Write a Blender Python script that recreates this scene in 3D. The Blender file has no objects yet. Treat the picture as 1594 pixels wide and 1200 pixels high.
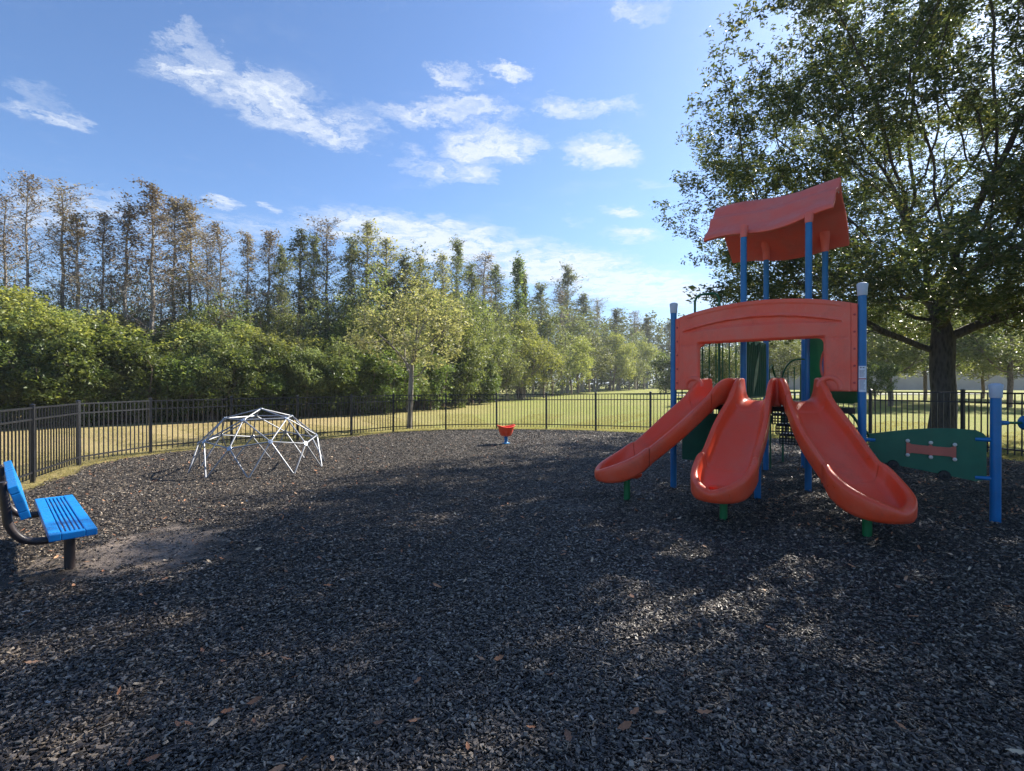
import bpy, bmesh, math, random
import numpy as np
from mathutils import Vector, Matrix, noise
R = math.radians
random.seed(7)
rng = np.random.default_rng(11)
scene = bpy.context.scene
COL = scene.collection

# ------------------------------------------------------------------ camera
EYE = 1.65
cam_d = bpy.data.cameras.new('camera')
cam_d.sensor_width = 36.0
cam_d.lens = 36.0 * 785 / 1594
cam_d.clip_start = 0.05
cam_d.clip_end = 3000
cam = bpy.data.objects.new('camera', cam_d)
cam.location = (0, 0, EYE)
cam.rotation_euler = (R(89.78), 0, 0)
COL.objects.link(cam)
scene.camera = cam

# ------------------------------------------------------------------ sun, sky, exposure
SUN_AZ, SUN_EL = 50.0, 36.0        # azimuth clockwise from +Y, elevation
sun_d = bpy.data.lights.new('sun', 'SUN')
sun_d.energy = 5.0
sun_d.angle = R(0.53)
sun_d.color = (1.0, 0.93, 0.82)
sun = bpy.data.objects.new('sun', sun_d)
sd = Vector((math.sin(R(SUN_AZ)) * math.cos(R(SUN_EL)), math.cos(R(SUN_AZ)) * math.cos(R(SUN_EL)), math.sin(R(SUN_EL))))
sun.rotation_euler = sd.to_track_quat('Z', 'Y').to_euler()
COL.objects.link(sun)
scene.view_settings.view_transform = 'Standard'
scene.view_settings.look = 'None'
scene.view_settings.gamma = 1.0
scene.view_settings.exposure = 1.4
scene.view_settings.use_curve_mapping = False
scene.cycles.max_bounces = 8
scene.cycles.transparent_max_bounces = 8

world = bpy.data.worlds.new('World')
scene.world = world
world.use_nodes = True
wt = world.node_tree
wt.nodes.clear()


class NT:
    """small helper to write node trees"""
    def __init__(s, tree): s.t = tree
    def n(s, typ, **kw):
        nd = s.t.nodes.new(typ)
        for k, v in kw.items():
            if k.startswith('i_'):
                key = k[2:]
                key = int(key) if key.isdigit() else key.replace('_', ' ')
                s.set(nd.inputs[key], v)
            else:
                setattr(nd, k, v)
        return nd
    def set(s, sock, v):
        if isinstance(v, bpy.types.NodeSocket): s.t.links.new(v, sock)
        else: sock.default_value = v
    def math(s, op, a, b=0.0, c=0.0, clamp=False):
        nd = s.t.nodes.new('ShaderNodeMath'); nd.operation = op; nd.use_clamp = clamp
        s.set(nd.inputs[0], a); s.set(nd.inputs[1], b); s.set(nd.inputs[2], c)
        return nd.outputs[0]
    def mix(s, f, a, b, blend='MIX'):
        nd = s.t.nodes.new('ShaderNodeMix'); nd.data_type = 'RGBA'; nd.blend_type = blend
        s.set(nd.inputs[0], f); s.set(nd.inputs[6], a); s.set(nd.inputs[7], b)
        return nd.outputs[2]
    def noise(s, vec, scale, detail=3, rough=0.55, dist=0.0):
        nd = s.n('ShaderNodeTexNoise', i_Scale=scale, i_Detail=detail, i_Roughness=rough, i_Distortion=dist)
        if vec is not None: s.set(nd.inputs['Vector'], vec)
        return nd.outputs['Fac']
    def rng(s, v, a, b, c=0.0, d=1.0, smooth=False):
        nd = s.n('ShaderNodeMapRange', i_1=a, i_2=b, i_3=c, i_4=d)
        if smooth: nd.interpolation_type = 'SMOOTHSTEP'
        s.set(nd.inputs[0], v)
        return nd.outputs[0]
    def ramp(s, f, stops):
        nd = s.n('ShaderNodeValToRGB')
        e = nd.color_ramp.elements
        while len(e) < len(stops): e.new(0.5)
        for i, (p, c) in enumerate(stops):
            e[i].position = p; e[i].color = (*c, 1)
        s.set(nd.inputs[0], f)
        return nd.outputs[0]


w = NT(wt)
out = w.n('ShaderNodeOutputWorld')
bg = w.n('ShaderNodeBackground', i_Strength=0.088)
wt.links.new(bg.outputs[0], out.inputs[0])
sky = w.n('ShaderNodeTexSky')
sky.sky_type = 'NISHITA'
sky.sun_disc = False
sky.sun_elevation = R(SUN_EL)
sky.sun_rotation = R(SUN_AZ)
sky.air_density = 1.0
sky.dust_density = 0.6
sky.ozone_density = 2.2
tc = w.n('ShaderNodeTexCoord')
sep = w.n('ShaderNodeSeparateXYZ')
wt.links.new(tc.outputs['Generated'], sep.inputs[0])
zc = w.math('MAXIMUM', sep.outputs[2], 0.03)
px_ = w.math('DIVIDE', sep.outputs[0], zc)
py_ = w.math('DIVIDE', sep.outputs[1], zc)
cmb = w.n('ShaderNodeCombineXYZ')
wt.links.new(px_, cmb.inputs[0]); wt.links.new(py_, cmb.inputs[1])
plane = cmb.outputs[0]                      # position on the cloud layer overhead
warp = w.n('ShaderNodeTexNoise', i_Scale=3.2, i_Detail=9, i_Roughness=0.72)
wt.links.new(plane, warp.inputs['Vector'])
wsub = w.n('ShaderNodeVectorMath', operation='SUBTRACT'); wt.links.new(warp.outputs['Color'], wsub.inputs[0]); wsub.inputs[1].default_value = (.5, .5, .5)
wsc = w.n('ShaderNodeVectorMath', operation='MULTIPLY'); wt.links.new(wsub.outputs[0], wsc.inputs[0]); wsc.inputs[1].default_value = (.42, .62, 0)
wadd = w.n('ShaderNodeVectorMath', operation='ADD'); wt.links.new(plane, wadd.inputs[0]); wt.links.new(wsc.outputs[0], wadd.inputs[1])
pw = wadd.outputs[0]


def sky_pt(x, y):
    dz = (597 - y) / 785.0
    return np.array([(x - 797) / 785.0 / dz, 1.0 / dz])


CLOUDS = [  # where each wisp lies on the layer, as the two ends and width seen from the playground, and how dense
    (225, 75, 370, 145, 34, .95), (330, 115, 500, 190, 38, .9), (440, 180, 600, 215, 24, .8), (260, 60, 330, 80, 20, .5),
    (0, 158, 150, 200, 12, .8), (20, 130, 120, 175, 18, .3), (570, 172, 800, 178, 18, .85), (690, 240, 842, 218, 28, 1.0),
    (640, 262, 775, 276, 16, .7), (600, 238, 680, 250, 16, .45), (682, 90, 715, 140, 22, .75), (750, 104, 818, 120, 16, .95),
    (830, 158, 990, 162, 17, .85), (893, 215, 970, 262, 28, .9), (940, 36, 1035, 22, 22, .55), (935, 326, 1000, 334, 9, .9),
    (942, 356, 1028, 372, 11, .8), (960, 285, 1060, 288, 7, .35), (480, 348, 760, 372, 22, 1.15), (700, 366, 880, 388, 14, .7),
    (600, 372, 800, 400, 26, 1.15), (780, 400, 960, 440, 28, 1.3), (900, 425, 1100, 480, 28, 1.2), (0, 312, 190, 352, 36, .6), (180, 350, 420, 372, 30, .4),
    (300, 345, 480, 365, 18, .4), (308, 311, 372, 320, 8, .85), (404, 324, 440, 330, 5, .6), (672, 347, 732, 353, 8, .85),
    (1095, 80, 1150, 120, 26, .4), (1240, 0, 1300, 50, 48, .9), (1180, -40, 1420, 20, 60, .6), (500, 345, 620, 350, 14, .8),
    (560, 15, 640, 25, 12, .15), (880, 335, 915, 350, 8, .3), (860, 300, 900, 320, 8, .2), (1330, 60, 1594, 260, 150, .55)]
acc = None
for (x1, y1, x2, y2, wd, den) in CLOUDS:
    a, b = sky_pt(x1, y1), sky_pt(x2, y2)
    m = ((x1 + x2) / 2, (y1 + y2) / 2)
    L = math.hypot(x2 - x1, y2 - y1)
    nx, ny = -(y2 - y1) / L, (x2 - x1) / L
    c0 = sky_pt(*m); pv = sky_pt(m[0] + nx * wd, m[1] + ny * wd) - c0
    ax = (b - a) / 2; la = np.linalg.norm(ax) * 1.15
    ang = math.atan2(ax[1], ax[0])
    perp = abs(-math.sin(ang) * pv[0] + math.cos(ang) * pv[1])
    mp = w.n('ShaderNodeMapping', vector_type='TEXTURE')
    wt.links.new(pw, mp.inputs[0])
    mp.inputs['Location'].default_value = (c0[0], c0[1], 0)
    mp.inputs['Rotation'].default_value = (0, 0, ang)
    mp.inputs['Scale'].default_value = (max(la, .05), max(perp * 1.25, .03), 1)
    ln = w.n('ShaderNodeVectorMath', operation='LENGTH'); wt.links.new(mp.outputs[0], ln.inputs[0])
    v = w.rng(ln.outputs['Value'], 1.35, 0.25, 0.0, den, True)
    acc = v if acc is None else w.math('MAXIMUM', acc, v)
stretch = w.n('ShaderNodeMapping'); wt.links.new(pw, stretch.inputs[0]); stretch.inputs['Scale'].default_value = (1, .8, 1)
n1 = w.noise(stretch.outputs[0], 7.0, 12, 0.76, 0.7)
n2 = w.noise(plane, 2.2, 6, 0.6)
wisp = w.math('ADD', w.math('MULTIPLY', n1, 1.0), -0.5)
body = w.math('ADD', acc, w.math('MULTIPLY', wisp, w.math('ADD', w.math('MULTIPLY', acc, 5.4), 0.26)))
body = w.rng(body, 0.16, 1.25, 0, 1)
veil = w.math('MULTIPLY', w.rng(n2, 0.52, 0.8, 0, .22, True), w.rng(n1, .3, .7, .3, 1))
# overhead and behind, the same thin broken cloud goes on
cloud = w.math('MAXIMUM', body, veil)
cloud = w.math('MULTIPLY', cloud, w.rng(sep.outputs[2], 0.03, 0.12, 0, 1, True))
tint = w.mix(1.0, sky.outputs[0], (.58, .705, .87, 1), 'MULTIPLY')
hsky = w.mix(w.rng(sep.outputs[2], 0.0, 0.32, .45, 0), tint, (1.45, 2.05, 3.3, 1))
skyc = w.mix(w.math('MULTIPLY', cloud, .88), hsky, (4.0, 4.3, 4.7, 1))
wt.links.new(skyc, bg.inputs[0])

# ------------------------------------------------------------------ helpers
def link(o, parent=None):
    COL.objects.link(o)
    if parent is not None: o.parent = parent
    return o


def mesh_np(name, V, F, mat=None, smooth=False, face_attr=None):
    V = np.asarray(V, dtype=np.float32).reshape(-1, 3)
    me = bpy.data.meshes.new(name)
    if isinstance(F, np.ndarray):
        n, k = F.shape
        me.vertices.add(len(V)); me.vertices.foreach_set('co', V.ravel())
        me.loops.add(n * k); me.loops.foreach_set('vertex_index', F.astype(np.int32).ravel())
        me.polygons.add(n)
        me.polygons.foreach_set('loop_start', np.arange(0, n * k, k, dtype=np.int32))
        try: me.polygons.foreach_set('loop_total', np.full(n, k, dtype=np.int32))
        except Exception: pass
        me.update(calc_edges=True)
    else:
        me.from_pydata([tuple(v) for v in V.tolist()], [], [tuple(int(i) for i in f) for f in F])
        me.update()
    if smooth: me.polygons.foreach_set('use_smooth', np.ones(len(me.polygons), dtype=bool))
    for k, arr in (face_attr or {}).items():
        at = me.attributes.new(k, 'FLOAT', 'FACE'); at.data.foreach_set('value', np.asarray(arr, dtype=np.float32))
    if mat is not None: me.materials.append(mat)
    return me


def add_obj(name, me, parent=None, loc=None, rot=None):
    o = bpy.data.objects.new(name, me)
    if loc is not None: o.location = loc
    if rot is not None: o.rotation_euler = rot
    return link(o, parent)


def tag(o, label=None, cat=None, group=None, kind=None):
    if label: o['label'] = label
    if cat: o['category'] = cat
    if group: o['group'] = group
    if kind: o['kind'] = kind
    return o


def thing(name, label, cat, loc=(0, 0, 0), rz=0.0, group=None):
    o = bpy.data.objects.new(name, None)
    o.empty_display_size = 0.2
    o.location = loc; o.rotation_euler = (0, 0, rz)
    link(o); return tag(o, label, cat, group)


class MB:
    def __init__(s): s.v = []; s.f = []
    def add(s, V, F):
        b = len(s.v)
        s.v.extend([tuple(map(float, p)) for p in V]); s.f.extend([tuple(b + int(i) for i in f) for f in F])
        return s
    def box(s, c, d, M=None, bev=0.0):
        x, y, z = (k / 2 for k in d)
        P = [Vector((sx * x, sy * y, sz * z)) for sz in (-1, 1) for sy in (-1, 1) for sx in (-1, 1)]
        if M is not None: P = [M @ p for p in P]
        P = [p + Vector(c) for p in P]
        return s.add(P, [(0, 2, 3, 1), (4, 5, 7, 6), (0, 1, 5, 4), (2, 6, 7, 3), (0, 4, 6, 2), (1, 3, 7, 5)])
    def tube(s, pts, rad, n=8, cap=True, closed=False):
        pts = [Vector(p) for p in pts]
        m = len(pts)
        rad = [rad] * m if not hasattr(rad, '__len__') else rad
        V = []; F = []; up = None
        for i, p in enumerate(pts):
            if closed: t = pts[(i + 1) % m] - pts[i - 1]
            else: t = pts[min(i + 1, m - 1)] - pts[max(i - 1, 0)]
            t.normalize()
            if up is None:
                up = Vector((0, 0, 1)) if abs(t.z) < .9 else Vector((1, 0, 0))
            a = up - t * up.dot(t)
            if a.length < 1e-5: a = t.orthogonal()
            a.normalize(); b = t.cross(a); up = a
            for k in range(n):
                q = 2 * math.pi * k / n
                V.append(p + (a * math.cos(q) + b * math.sin(q)) * rad[i])
        for i in range(m if closed else m - 1):
            j = (i + 1) % m
            for k in range(n):
                F.append((i * n + k, i * n + (k + 1) % n, j * n + (k + 1) % n, j * n + k))
        if cap and not closed:
            F.append(tuple(range(n - 1, -1, -1))); F.append(tuple((m - 1) * n + k for k in range(n)))
        return s.add(V, F)
    def lathe(s, prof, n=20, c=(0, 0, 0)):
        V = []; F = []
        for r_, z in prof:
            for k in range(n):
                q = 2 * math.pi * k / n
                V.append((c[0] + r_ * math.cos(q), c[1] + r_ * math.sin(q), c[2] + z))
        for i in range(len(prof) - 1):
            for k in range(n):
                F.append((i * n + k, i * n + (k + 1) % n, (i + 1) * n + (k + 1) % n, (i + 1) * n + k))
        return s.add(V, F)
    def obj(s, name, mat, parent=None, smooth=True, bevel=0.0, loc=None, rot=None, weld=False, angle=40):
        me = bpy.data.meshes.new(name)
        me.from_pydata(s.v, [], s.f); me.update()
        bm = bmesh.new(); bm.from_mesh(me)
        if weld: bmesh.ops.remove_doubles(bm, verts=bm.verts, dist=weld)
        bmesh.ops.recalc_face_normals(bm, faces=bm.faces)
        if bevel:
            es = [e for e in bm.edges if len(e.link_faces) == 2 and e.calc_face_angle(0) > R(35)]
            bmesh.ops.bevel(bm, geom=es, offset=bevel, segments=2, affect='EDGES', profile=.6)
        for f in bm.faces: f.smooth = smooth
        if smooth:
            for e in bm.edges:
                if len(e.link_faces) == 2 and e.calc_face_angle(0) > R(angle): e.smooth = False
        bm.to_mesh(me); bm.free()
        if mat is not None: me.materials.append(mat)
        return add_obj(name, me, parent, loc, rot)


# ------------------------------------------------------------------ ground height
FENCE = [(-5.6, 3.4), (-6.45, 5.0), (-7.2, 6.68), (-7.95, 8.36), (-8.70, 10.12), (-8.52, 11.88), (-7.43, 13.35), (-6.19, 14.55), (-5.05, 15.85),
         (-4.05, 17.2), (-2.37, 18.05), (-0.56, 18.37), (1.23, 18.05), (2.85, 17.15), (4.42, 16.1), (5.95, 14.95), (7.4, 13.6),
         (8.6, 12.1), (9.3, 10.4), (9.65, 8.6), (9.7, 6.8), (9.5, 5.0), (9.2, 3.2)]


def sst(t):
    t = np.clip(t, 0, 1); return t * t * (3 - 2 * t)


def g_smooth(x, y):
    return 0.25 * sst(np.asarray(x) / 13.0 + .06) + 0.30 * sst((np.asarray(y) - 35) / 50.0) * sst(np.asarray(x) / 30.0)


def wav(x, y):
    x = np.asarray(x, dtype=float); y = np.asarray(y, dtype=float)
    return (.45 * np.sin(1.7 * x + .6 * y + 1.1) * np.sin(1.3 * y - .5 * x) + .3 * np.sin(3.9 * x - 2.1 * y) * np.sin(2.9 * y + 1.7 * x + 2)
            + .25 * np.sin(7.7 * x + 3.3 * y + .4) * np.sin(6.1 * y - 4.2 * x))


def mulch_h(x, y):
    h = g_smooth(x, y) + .050 + .022 * wav(x, y)
    for (ex, ey) in ((1.12, 6.75), (2.15, 5.45), (3.62, 4.62), (-3.25, 4.55)):      # hollows worn by feet, with a kicked-up rim
        r2 = (np.asarray(x) - ex) ** 2 + (np.asarray(y) - ey) ** 2
        h = h - .045 * np.exp(-r2 / .16) + .022 * np.exp(-(np.sqrt(r2) - .72) ** 2 / .05)
    return np.maximum(h, g_smooth(x, y) + .014)


def gz(x, y): return float(mulch_h(x, y))


# ------------------------------------------------------------------ materials
def new_mat(name):
    m = bpy.data.materials.new(name); m.use_nodes = True
    t = NT(m.node_tree); b = m.node_tree.nodes['Principled BSDF']
    return m, t, b


def plain(name, col, rough=.5, metal=0.0, var=.12, vscale=6.0, bump=0.0, bscale=60.0, dirt=None, coat=0.0, spec=.5):
    m, t, b = new_mat(name)
    tcn = t.n('ShaderNodeTexCoord')
    f = t.noise(tcn.outputs['Object'], vscale, 5, .6)
    c1 = tuple(max(0, k * (1 - var)) for k in col); c2 = tuple(min(1, k * (1 + var)) for k in col)
    c = t.ramp(f, [(.3, c1), (.7, c2)])
    if dirt:
        f2 = t.rng(t.noise(tcn.outputs['Object'], vscale * 2.7, 6, .7), .52, .75, 0, dirt[1], True)
        c = t.mix(f2, c, (*dirt[0], 1))
    t.set(b.inputs['Base Color'], c)
    fr = t.noise(tcn.outputs['Object'], vscale * 1.7, 4, .6)
    t.set(b.inputs['Roughness'], t.rng(fr, .3, .7, rough * .8, min(1, rough * 1.25)))
    b.inputs['Metallic'].default_value = metal
    b.inputs['Specular IOR Level'].default_value = spec
    if coat: b.inputs['Coat Weight'].default_value = coat; b.inputs['Coat Roughness'].default_value = .15
    if bump:
        bp = t.n('ShaderNodeBump', i_Strength=bump, i_Distance=.01)
        t.set(bp.inputs['Height'], t.noise(tcn.outputs['Object'], bscale, 3, .6)); t.set(b.inputs['Normal'], bp.outputs[0])
    return m


def slide_mat(name, col, fade, rough):
    m, t, b = new_mat(name)
    tcn = t.n('ShaderNodeTexCoord')
    f = t.noise(tcn.outputs['Object'], 2.5, 5, .6)
    c = t.mix(t.rng(f, .35, .7, 0, 1, True), (*col, 1), (*fade, 1))
    # scuffs along the plastic, grit and a few darker smears
    mp = t.n('ShaderNodeMapping'); t.set(mp.inputs[0], tcn.outputs['Object']); mp.inputs['Scale'].default_value = (14, 14, 3)
    sc = t.rng(t.noise(mp.outputs[0], 3.0, 7, .7), .57, .76, 0, .42, True)
    c = t.mix(sc, c, (min(1, fade[0] * 1.1), fade[1] * 1.7, fade[2] * 1.8, 1))
    gr = t.math('MULTIPLY', t.rng(t.noise(tcn.outputs['Object'], 1.4, 8, .72), .50, .72, 0, .40, True), t.rng(t.noise(tcn.outputs['Object'], 55, 4, .7), .35, .6, .4, 1))
    c = t.mix(gr, c, (.30, .055, .035, 1))
    vo = t.n('ShaderNodeTexVoronoi', i_Scale=26.0); t.set(vo.inputs['Vector'], tcn.outputs['Object'])
    sp = t.math('MULTIPLY', t.rng(vo.outputs['Distance'], .05, .10, .8, 0), t.rng(t.noise(tcn.outputs['Object'], 4.0, 2), .62, .68, 0, 1))
    c = t.mix(sp, c, (.06, .02, .015, 1))
    t.set(b.inputs['Base Color'], c)
    t.set(b.inputs['Roughness'], t.rng(t.noise(tcn.outputs['Object'], 9.0, 5, .65), .3, .7, rough * .75, rough * 1.3))
    b.inputs['Specular IOR Level'].default_value = .5
    b.inputs['Subsurface Weight'].default_value = 0.0
    bp = t.n('ShaderNodeBump', i_Strength=.12, i_Distance=.004)
    t.set(bp.inputs['Height'], t.noise(tcn.outputs['Object'], 160, 2, .6)); t.set(b.inputs['Normal'], bp.outputs[0])
    return m


M = {}
M['orange'] = slide_mat('orange_slide_plastic', (.92, .080, .022), (.86, .115, .050), .36)
M['faded'] = slide_mat('faded_orange_plastic', (.88, .118, .060), (.78, .160, .10), .52)
M['roofred'] = slide_mat('faded_roof_plastic', (.78, .130, .082), (.70, .165, .12), .50)
M['blue'] = plain('blue_powder_coat', (.004, .150, .37), .38, var=.10, bump=.05, dirt=((.05, .14, .3), .25))
M['benchblue'] = plain('blue_plastisol', (.004, .21, .58), .30, var=.08, bump=.08, bscale=90)
M['cap'] = plain('white_grey_cap', (.50, .56, .64), .5, var=.08)
M['green'] = plain('green_powder_coat', (.008, .10, .035), .42, var=.12)
M['greenpanel'] = plain('green_hdpe_panel', (.004, .110, .058), .45, var=.12, bump=.1, bscale=120)
M['footgreen'] = plain('bright_green_coat', (.010, .16, .045), .40, var=.1)
M['black'] = plain('black_plastisol', (.014, .014, .015), .5, var=.2)
M['bolt'] = plain('pale_bolt_cap', (.62, .58, .50), .4)
M['plate'] = plain('faded_red_panel', (.48, .11, .07), .5)
M['galv'] = plain('galvanised_steel', (.30, .31, .33), .5, metal=.6, var=.12, vscale=14)
M['node'] = plain('galvanised_joint', (.40, .46, .54), .4, metal=.7)
M['fence'] = plain('black_aluminium', (.012, .013, .017), .38, var=.2, vscale=3)
M['brown'] = plain('dark_bronze_pipe', (.035, .026, .026), .36, var=.2, vscale=8)
M['sticker'] = plain('white_sticker', (.70, .73, .78), .45, var=.03)
M['ink'] = plain('grey_print', (.16, .18, .22), .6, var=.05)
M['redink'] = plain('red_print', (.45, .05, .05), .6, var=.05)
M['wall'] = plain('tan_block_wall', (.34, .30, .25), .9, var=.10, vscale=.5, bump=.2, bscale=8)
M['litter'] = plain('dry_oak_leaf', (.34, .155, .062), .6, var=.35, vscale=14)
M['path'] = plain('grey_path', (.22, .21, .20), .9, var=.1, vscale=.7)


def bark(name, c1, c2, scale=9.0):
    m, t, b = new_mat(name)
    tcn = t.n('ShaderNodeTexCoord'); mp = t.n('ShaderNodeMapping'); t.set(mp.inputs[0], tcn.outputs['Object'])
    mp.inputs['Scale'].default_value = (1, 1, .28)
    v = t.n('ShaderNodeTexVoronoi', i_Scale=scale * 2.2, feature='F1'); t.set(v.inputs['Vector'], mp.outputs[0])
    n = t.noise(mp.outputs[0], scale, 7, .7, .5)
    f = t.math('ADD', t.math('MULTIPLY', v.outputs['Distance'], .5), t.math('MULTIPLY', n, .6))
    t.set(b.inputs['Base Color'], t.ramp(f, [(.30, c1), (.62, c2)]))
    b.inputs['Roughness'].default_value = .9
    bp = t.n('ShaderNodeBump', i_Strength=.9, i_Distance=.03); t.set(bp.inputs['Height'], f); t.set(b.inputs['Normal'], bp.outputs[0])
    return m


M['oakbark'] = bark('oak_bark', (.028, .023, .019), (.095, .080, .068))
M['greybark'] = bark('grey_bark', (.13, .11, .09), (.30, .27, .23))
M['palebark'] = bark('pale_smooth_bark', (.10, .085, .07), (.24, .21, .18), 5)
M['brownbark'] = bark('brown_bark', (.07, .05, .04), (.20, .15, .12))


def leaf_mat(name, stops, trans=.45, rough=.5, objvar=.12):
    """leaf colour by a per-leaf random value, some light passing through the blade"""
    m, t, b = new_mat(name)
    at = t.n('ShaderNodeAttribute', attribute_name='rnd')
    c = t.ramp(at.outputs['Fac'], stops)
    oi = t.n('ShaderNodeObjectInfo')
    hs = t.n('ShaderNodeHueSaturation'); t.set(hs.inputs['Color'], c)
    t.set(hs.inputs['Value'], t.rng(oi.outputs['Random'], 0, 1, 1 - objvar, 1 + objvar * 1.4))
    t.set(hs.inputs['Hue'], t.rng(oi.outputs['Random'], 0, 1, .5 - objvar * .06, .5 + objvar * .06))
    c = hs.outputs[0]
    t.set(b.inputs['Base Color'], c)
    b.inputs['Roughness'].default_value = rough
    b.inputs['Specular IOR Level'].default_value = .35
    tr = t.n('ShaderNodeBsdfTranslucent')
    t.set(tr.inputs[0], t.mix(1.0, c, (1.55, 1.5, .8, 1), 'MULTIPLY'))
    ms = t.n('ShaderNodeMixShader', i_0=trans)
    m.node_tree.links.new(b.outputs[0], ms.inputs[1]); m.node_tree.links.new(tr.outputs[0], ms.inputs[2])
    m.node_tree.links.new(ms.outputs[0], m.node_tree.nodes['Material Output'].inputs[0])
    return m


M['oakleaf'] = leaf_mat('oak_leaves', [(0, (.045, .066, .034)), (.5, (.075, .102, .048)), (.88, (.11, .135, .056)), (1, (.24, .21, .08))], .40, .36, .03)
M['darkleaf'] = leaf_mat('dark_shrub_leaves', [(0, (.045, .072, .022)), (.6, (.100, .140, .040)), (1, (.20, .235, .08))], .42, .42, .2)
M['limeleaf'] = leaf_mat('yellow_green_leaves', [(0, (.11, .14, .04)), (.6, (.235, .26, .08)), (1, (.36, .36, .14))], .45, .5, .18)
M['midleaf'] = leaf_mat('mid_green_leaves', [(0, (.08, .105, .042)), (.6, (.165, .20, .08)), (1, (.28, .30, .14))], .4, .5, .25)
M['paleleaf'] = leaf_mat('pale_sparse_leaves', [(0, (.13, .145, .075)), (.6, (.25, .26, .145)), (1, (.40, .38, .24))], .45, .5, .05)
M['needle'] = leaf_mat('cypress_green', [(0, (.075, .095, .050)), (.6, (.125, .15, .075)), (1, (.20, .21, .11))], .4, .6, .2)
M['rust'] = leaf_mat('cypress_rust', [(0, (.11, .08, .072)), (.5, (.19, .145, .12)), (1, (.26, .235, .17))], .3, .6, .2)
M['grass'] = leaf_mat('grass_blades', [(0, (.14, .14, .05)), (.5, (.24, .215, .10)), (1, (.36, .31, .18))], .4, .6, .05)
M['farleaf'] = leaf_mat('far_woods_leaves', [(0, (.07, .095, .040)), (.6, (.11, .14, .06)), (1, (.17, .18, .085))], .4, .6, .2)


def ground_mat():
    m, t, b = new_mat('field_grass')
    g = t.n('ShaderNodeNewGeometry'); P = g.outputs['Position']
    sp = t.n('ShaderNodeSeparateXYZ'); t.set(sp.inputs[0], P)
    big = t.noise(P, .12, 4, .6); mid = t.noise(P, 1.3, 6, .65); fine = t.noise(P, 28, 6, .75)
    dry = t.math('ADD', t.rng(sp.outputs[0], -9.0, 1.0, .85, .12), t.math('MULTIPLY', t.math('SUBTRACT', big, .5), .9))
    dry = t.math('ADD', dry, t.math('MULTIPLY', t.math('SUBTRACT', mid, .5), .9), clamp=True)
    green = t.ramp(fine, [(.28, (.10, .13, .022)), (.5, (.20, .225, .050)), (.72, (.33, .33, .10))])
    tan = t.ramp(fine, [(.28, (.19, .14, .065)), (.5, (.36, .27, .135)), (.72, (.50, .39, .21))])
    c = t.mix(dry, green, tan)
    t.set(b.inputs['Base Color'], c)
    b.inputs['Roughness'].default_value = .95
    b.inputs['Specular IOR Level'].default_value = .1
    bp = t.n('ShaderNodeBump', i_Strength=.9, i_Distance=.05); t.set(bp.inputs['Height'], t.math('ADD', fine, t.math('MULTIPLY', mid, 1.5)))
    t.set(b.inputs['Normal'], bp.outputs[0])
    return m


SAND = (-3.55, 4.85)


def mulch_mat():
    m, t, b = new_mat('rubber_mulch_bed')
    g = t.n('ShaderNodeNewGeometry'); P = g.outputs['Position']
    v = t.n('ShaderNodeTexVoronoi', i_Scale=62.0, i_Randomness=1.0)
    wn = t.n('ShaderNodeTexNoise', i_Scale=9.0, i_Detail=4); t.set(wn.inputs['Vector'], P)
    wa = t.n('ShaderNodeVectorMath', operation='ADD'); t.set(wa.inputs[0], P); t.set(wa.inputs[1], wn.outputs['Color'])
    t.set(v.inputs['Vector'], wa.outputs[0])
    rc = t.n('ShaderNodeSeparateColor'); t.set(rc.inputs[0], v.outputs['Color'])
    big = t.noise(P, .9, 5, .65)
    val = t.math('ADD', rc.outputs[0], t.math('MULTIPLY', t.math('SUBTRACT', big, .5), .5))
    c = t.ramp(val, [(.0, (.007, .006, .005)), (.4, (.033, .027, .022)), (.72, (.095, .077, .060)), (.9, (.19, .155, .115)), (1., (.30, .26, .20))])
    sub = t.n('ShaderNodeVectorMath', operation='DISTANCE'); t.set(sub.inputs[0], P); sub.inputs[1].default_value = (*SAND, 0)
    d = t.math('ADD', sub.outputs['Value'], t.math('MULTIPLY', t.math('SUBTRACT', t.noise(P, 2.2, 6, .7), .5), 2.2))
    sand = t.math('MULTIPLY', t.rng(d, .95, .25, 0, .9, True), t.rng(t.noise(P, 30, 4, .7), .35, .55, .45, 1))
    sc = t.ramp(t.noise(P, 45, 5, .7), [(.3, (.30, .23, .185)), (.7, (.62, .50, .42))])
    t.set(b.inputs['Base Color'], t.mix(sand, c, sc))
    t.set(b.inputs['Roughness'], t.rng(rc.outputs[1], 0, 1, .5, .9))
    bp = t.n('ShaderNodeBump', i_Strength=1.0, i_Distance=.02)
    t.set(bp.inputs['Height'], t.math('ADD', t.math('MULTIPLY', v.outputs['Distance'], -1.0), rc.outputs[2]))
    t.set(b.inputs['Normal'], bp.outputs[0])
    return m


def chip_mat():
    m, t, b = new_mat('rubber_mulch_chips')
    oi = t.n('ShaderNodeObjectInfo')
    c = t.ramp(oi.outputs['Random'], [(.0, (.009, .0072, .006)), (.36, (.027, .021, .017)), (.58, (.072, .056, .043)), (.80, (.165, .130, .097)), (.96, (.27, .215, .155)), (.997, (.32, .27, .21)), (1., (.42, .38, .34))])
    t.set(b.inputs['Base Color'], c)
    b.inputs['Roughness'].default_value = .48
    return m


M['ground'] = ground_mat(); M['mulch'] = mulch_mat(); M['chip'] = chip_mat()
M['floor'] = plain('woods_floor', (.050, .040, .024), .95, var=.4, vscale=1.5)

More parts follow.
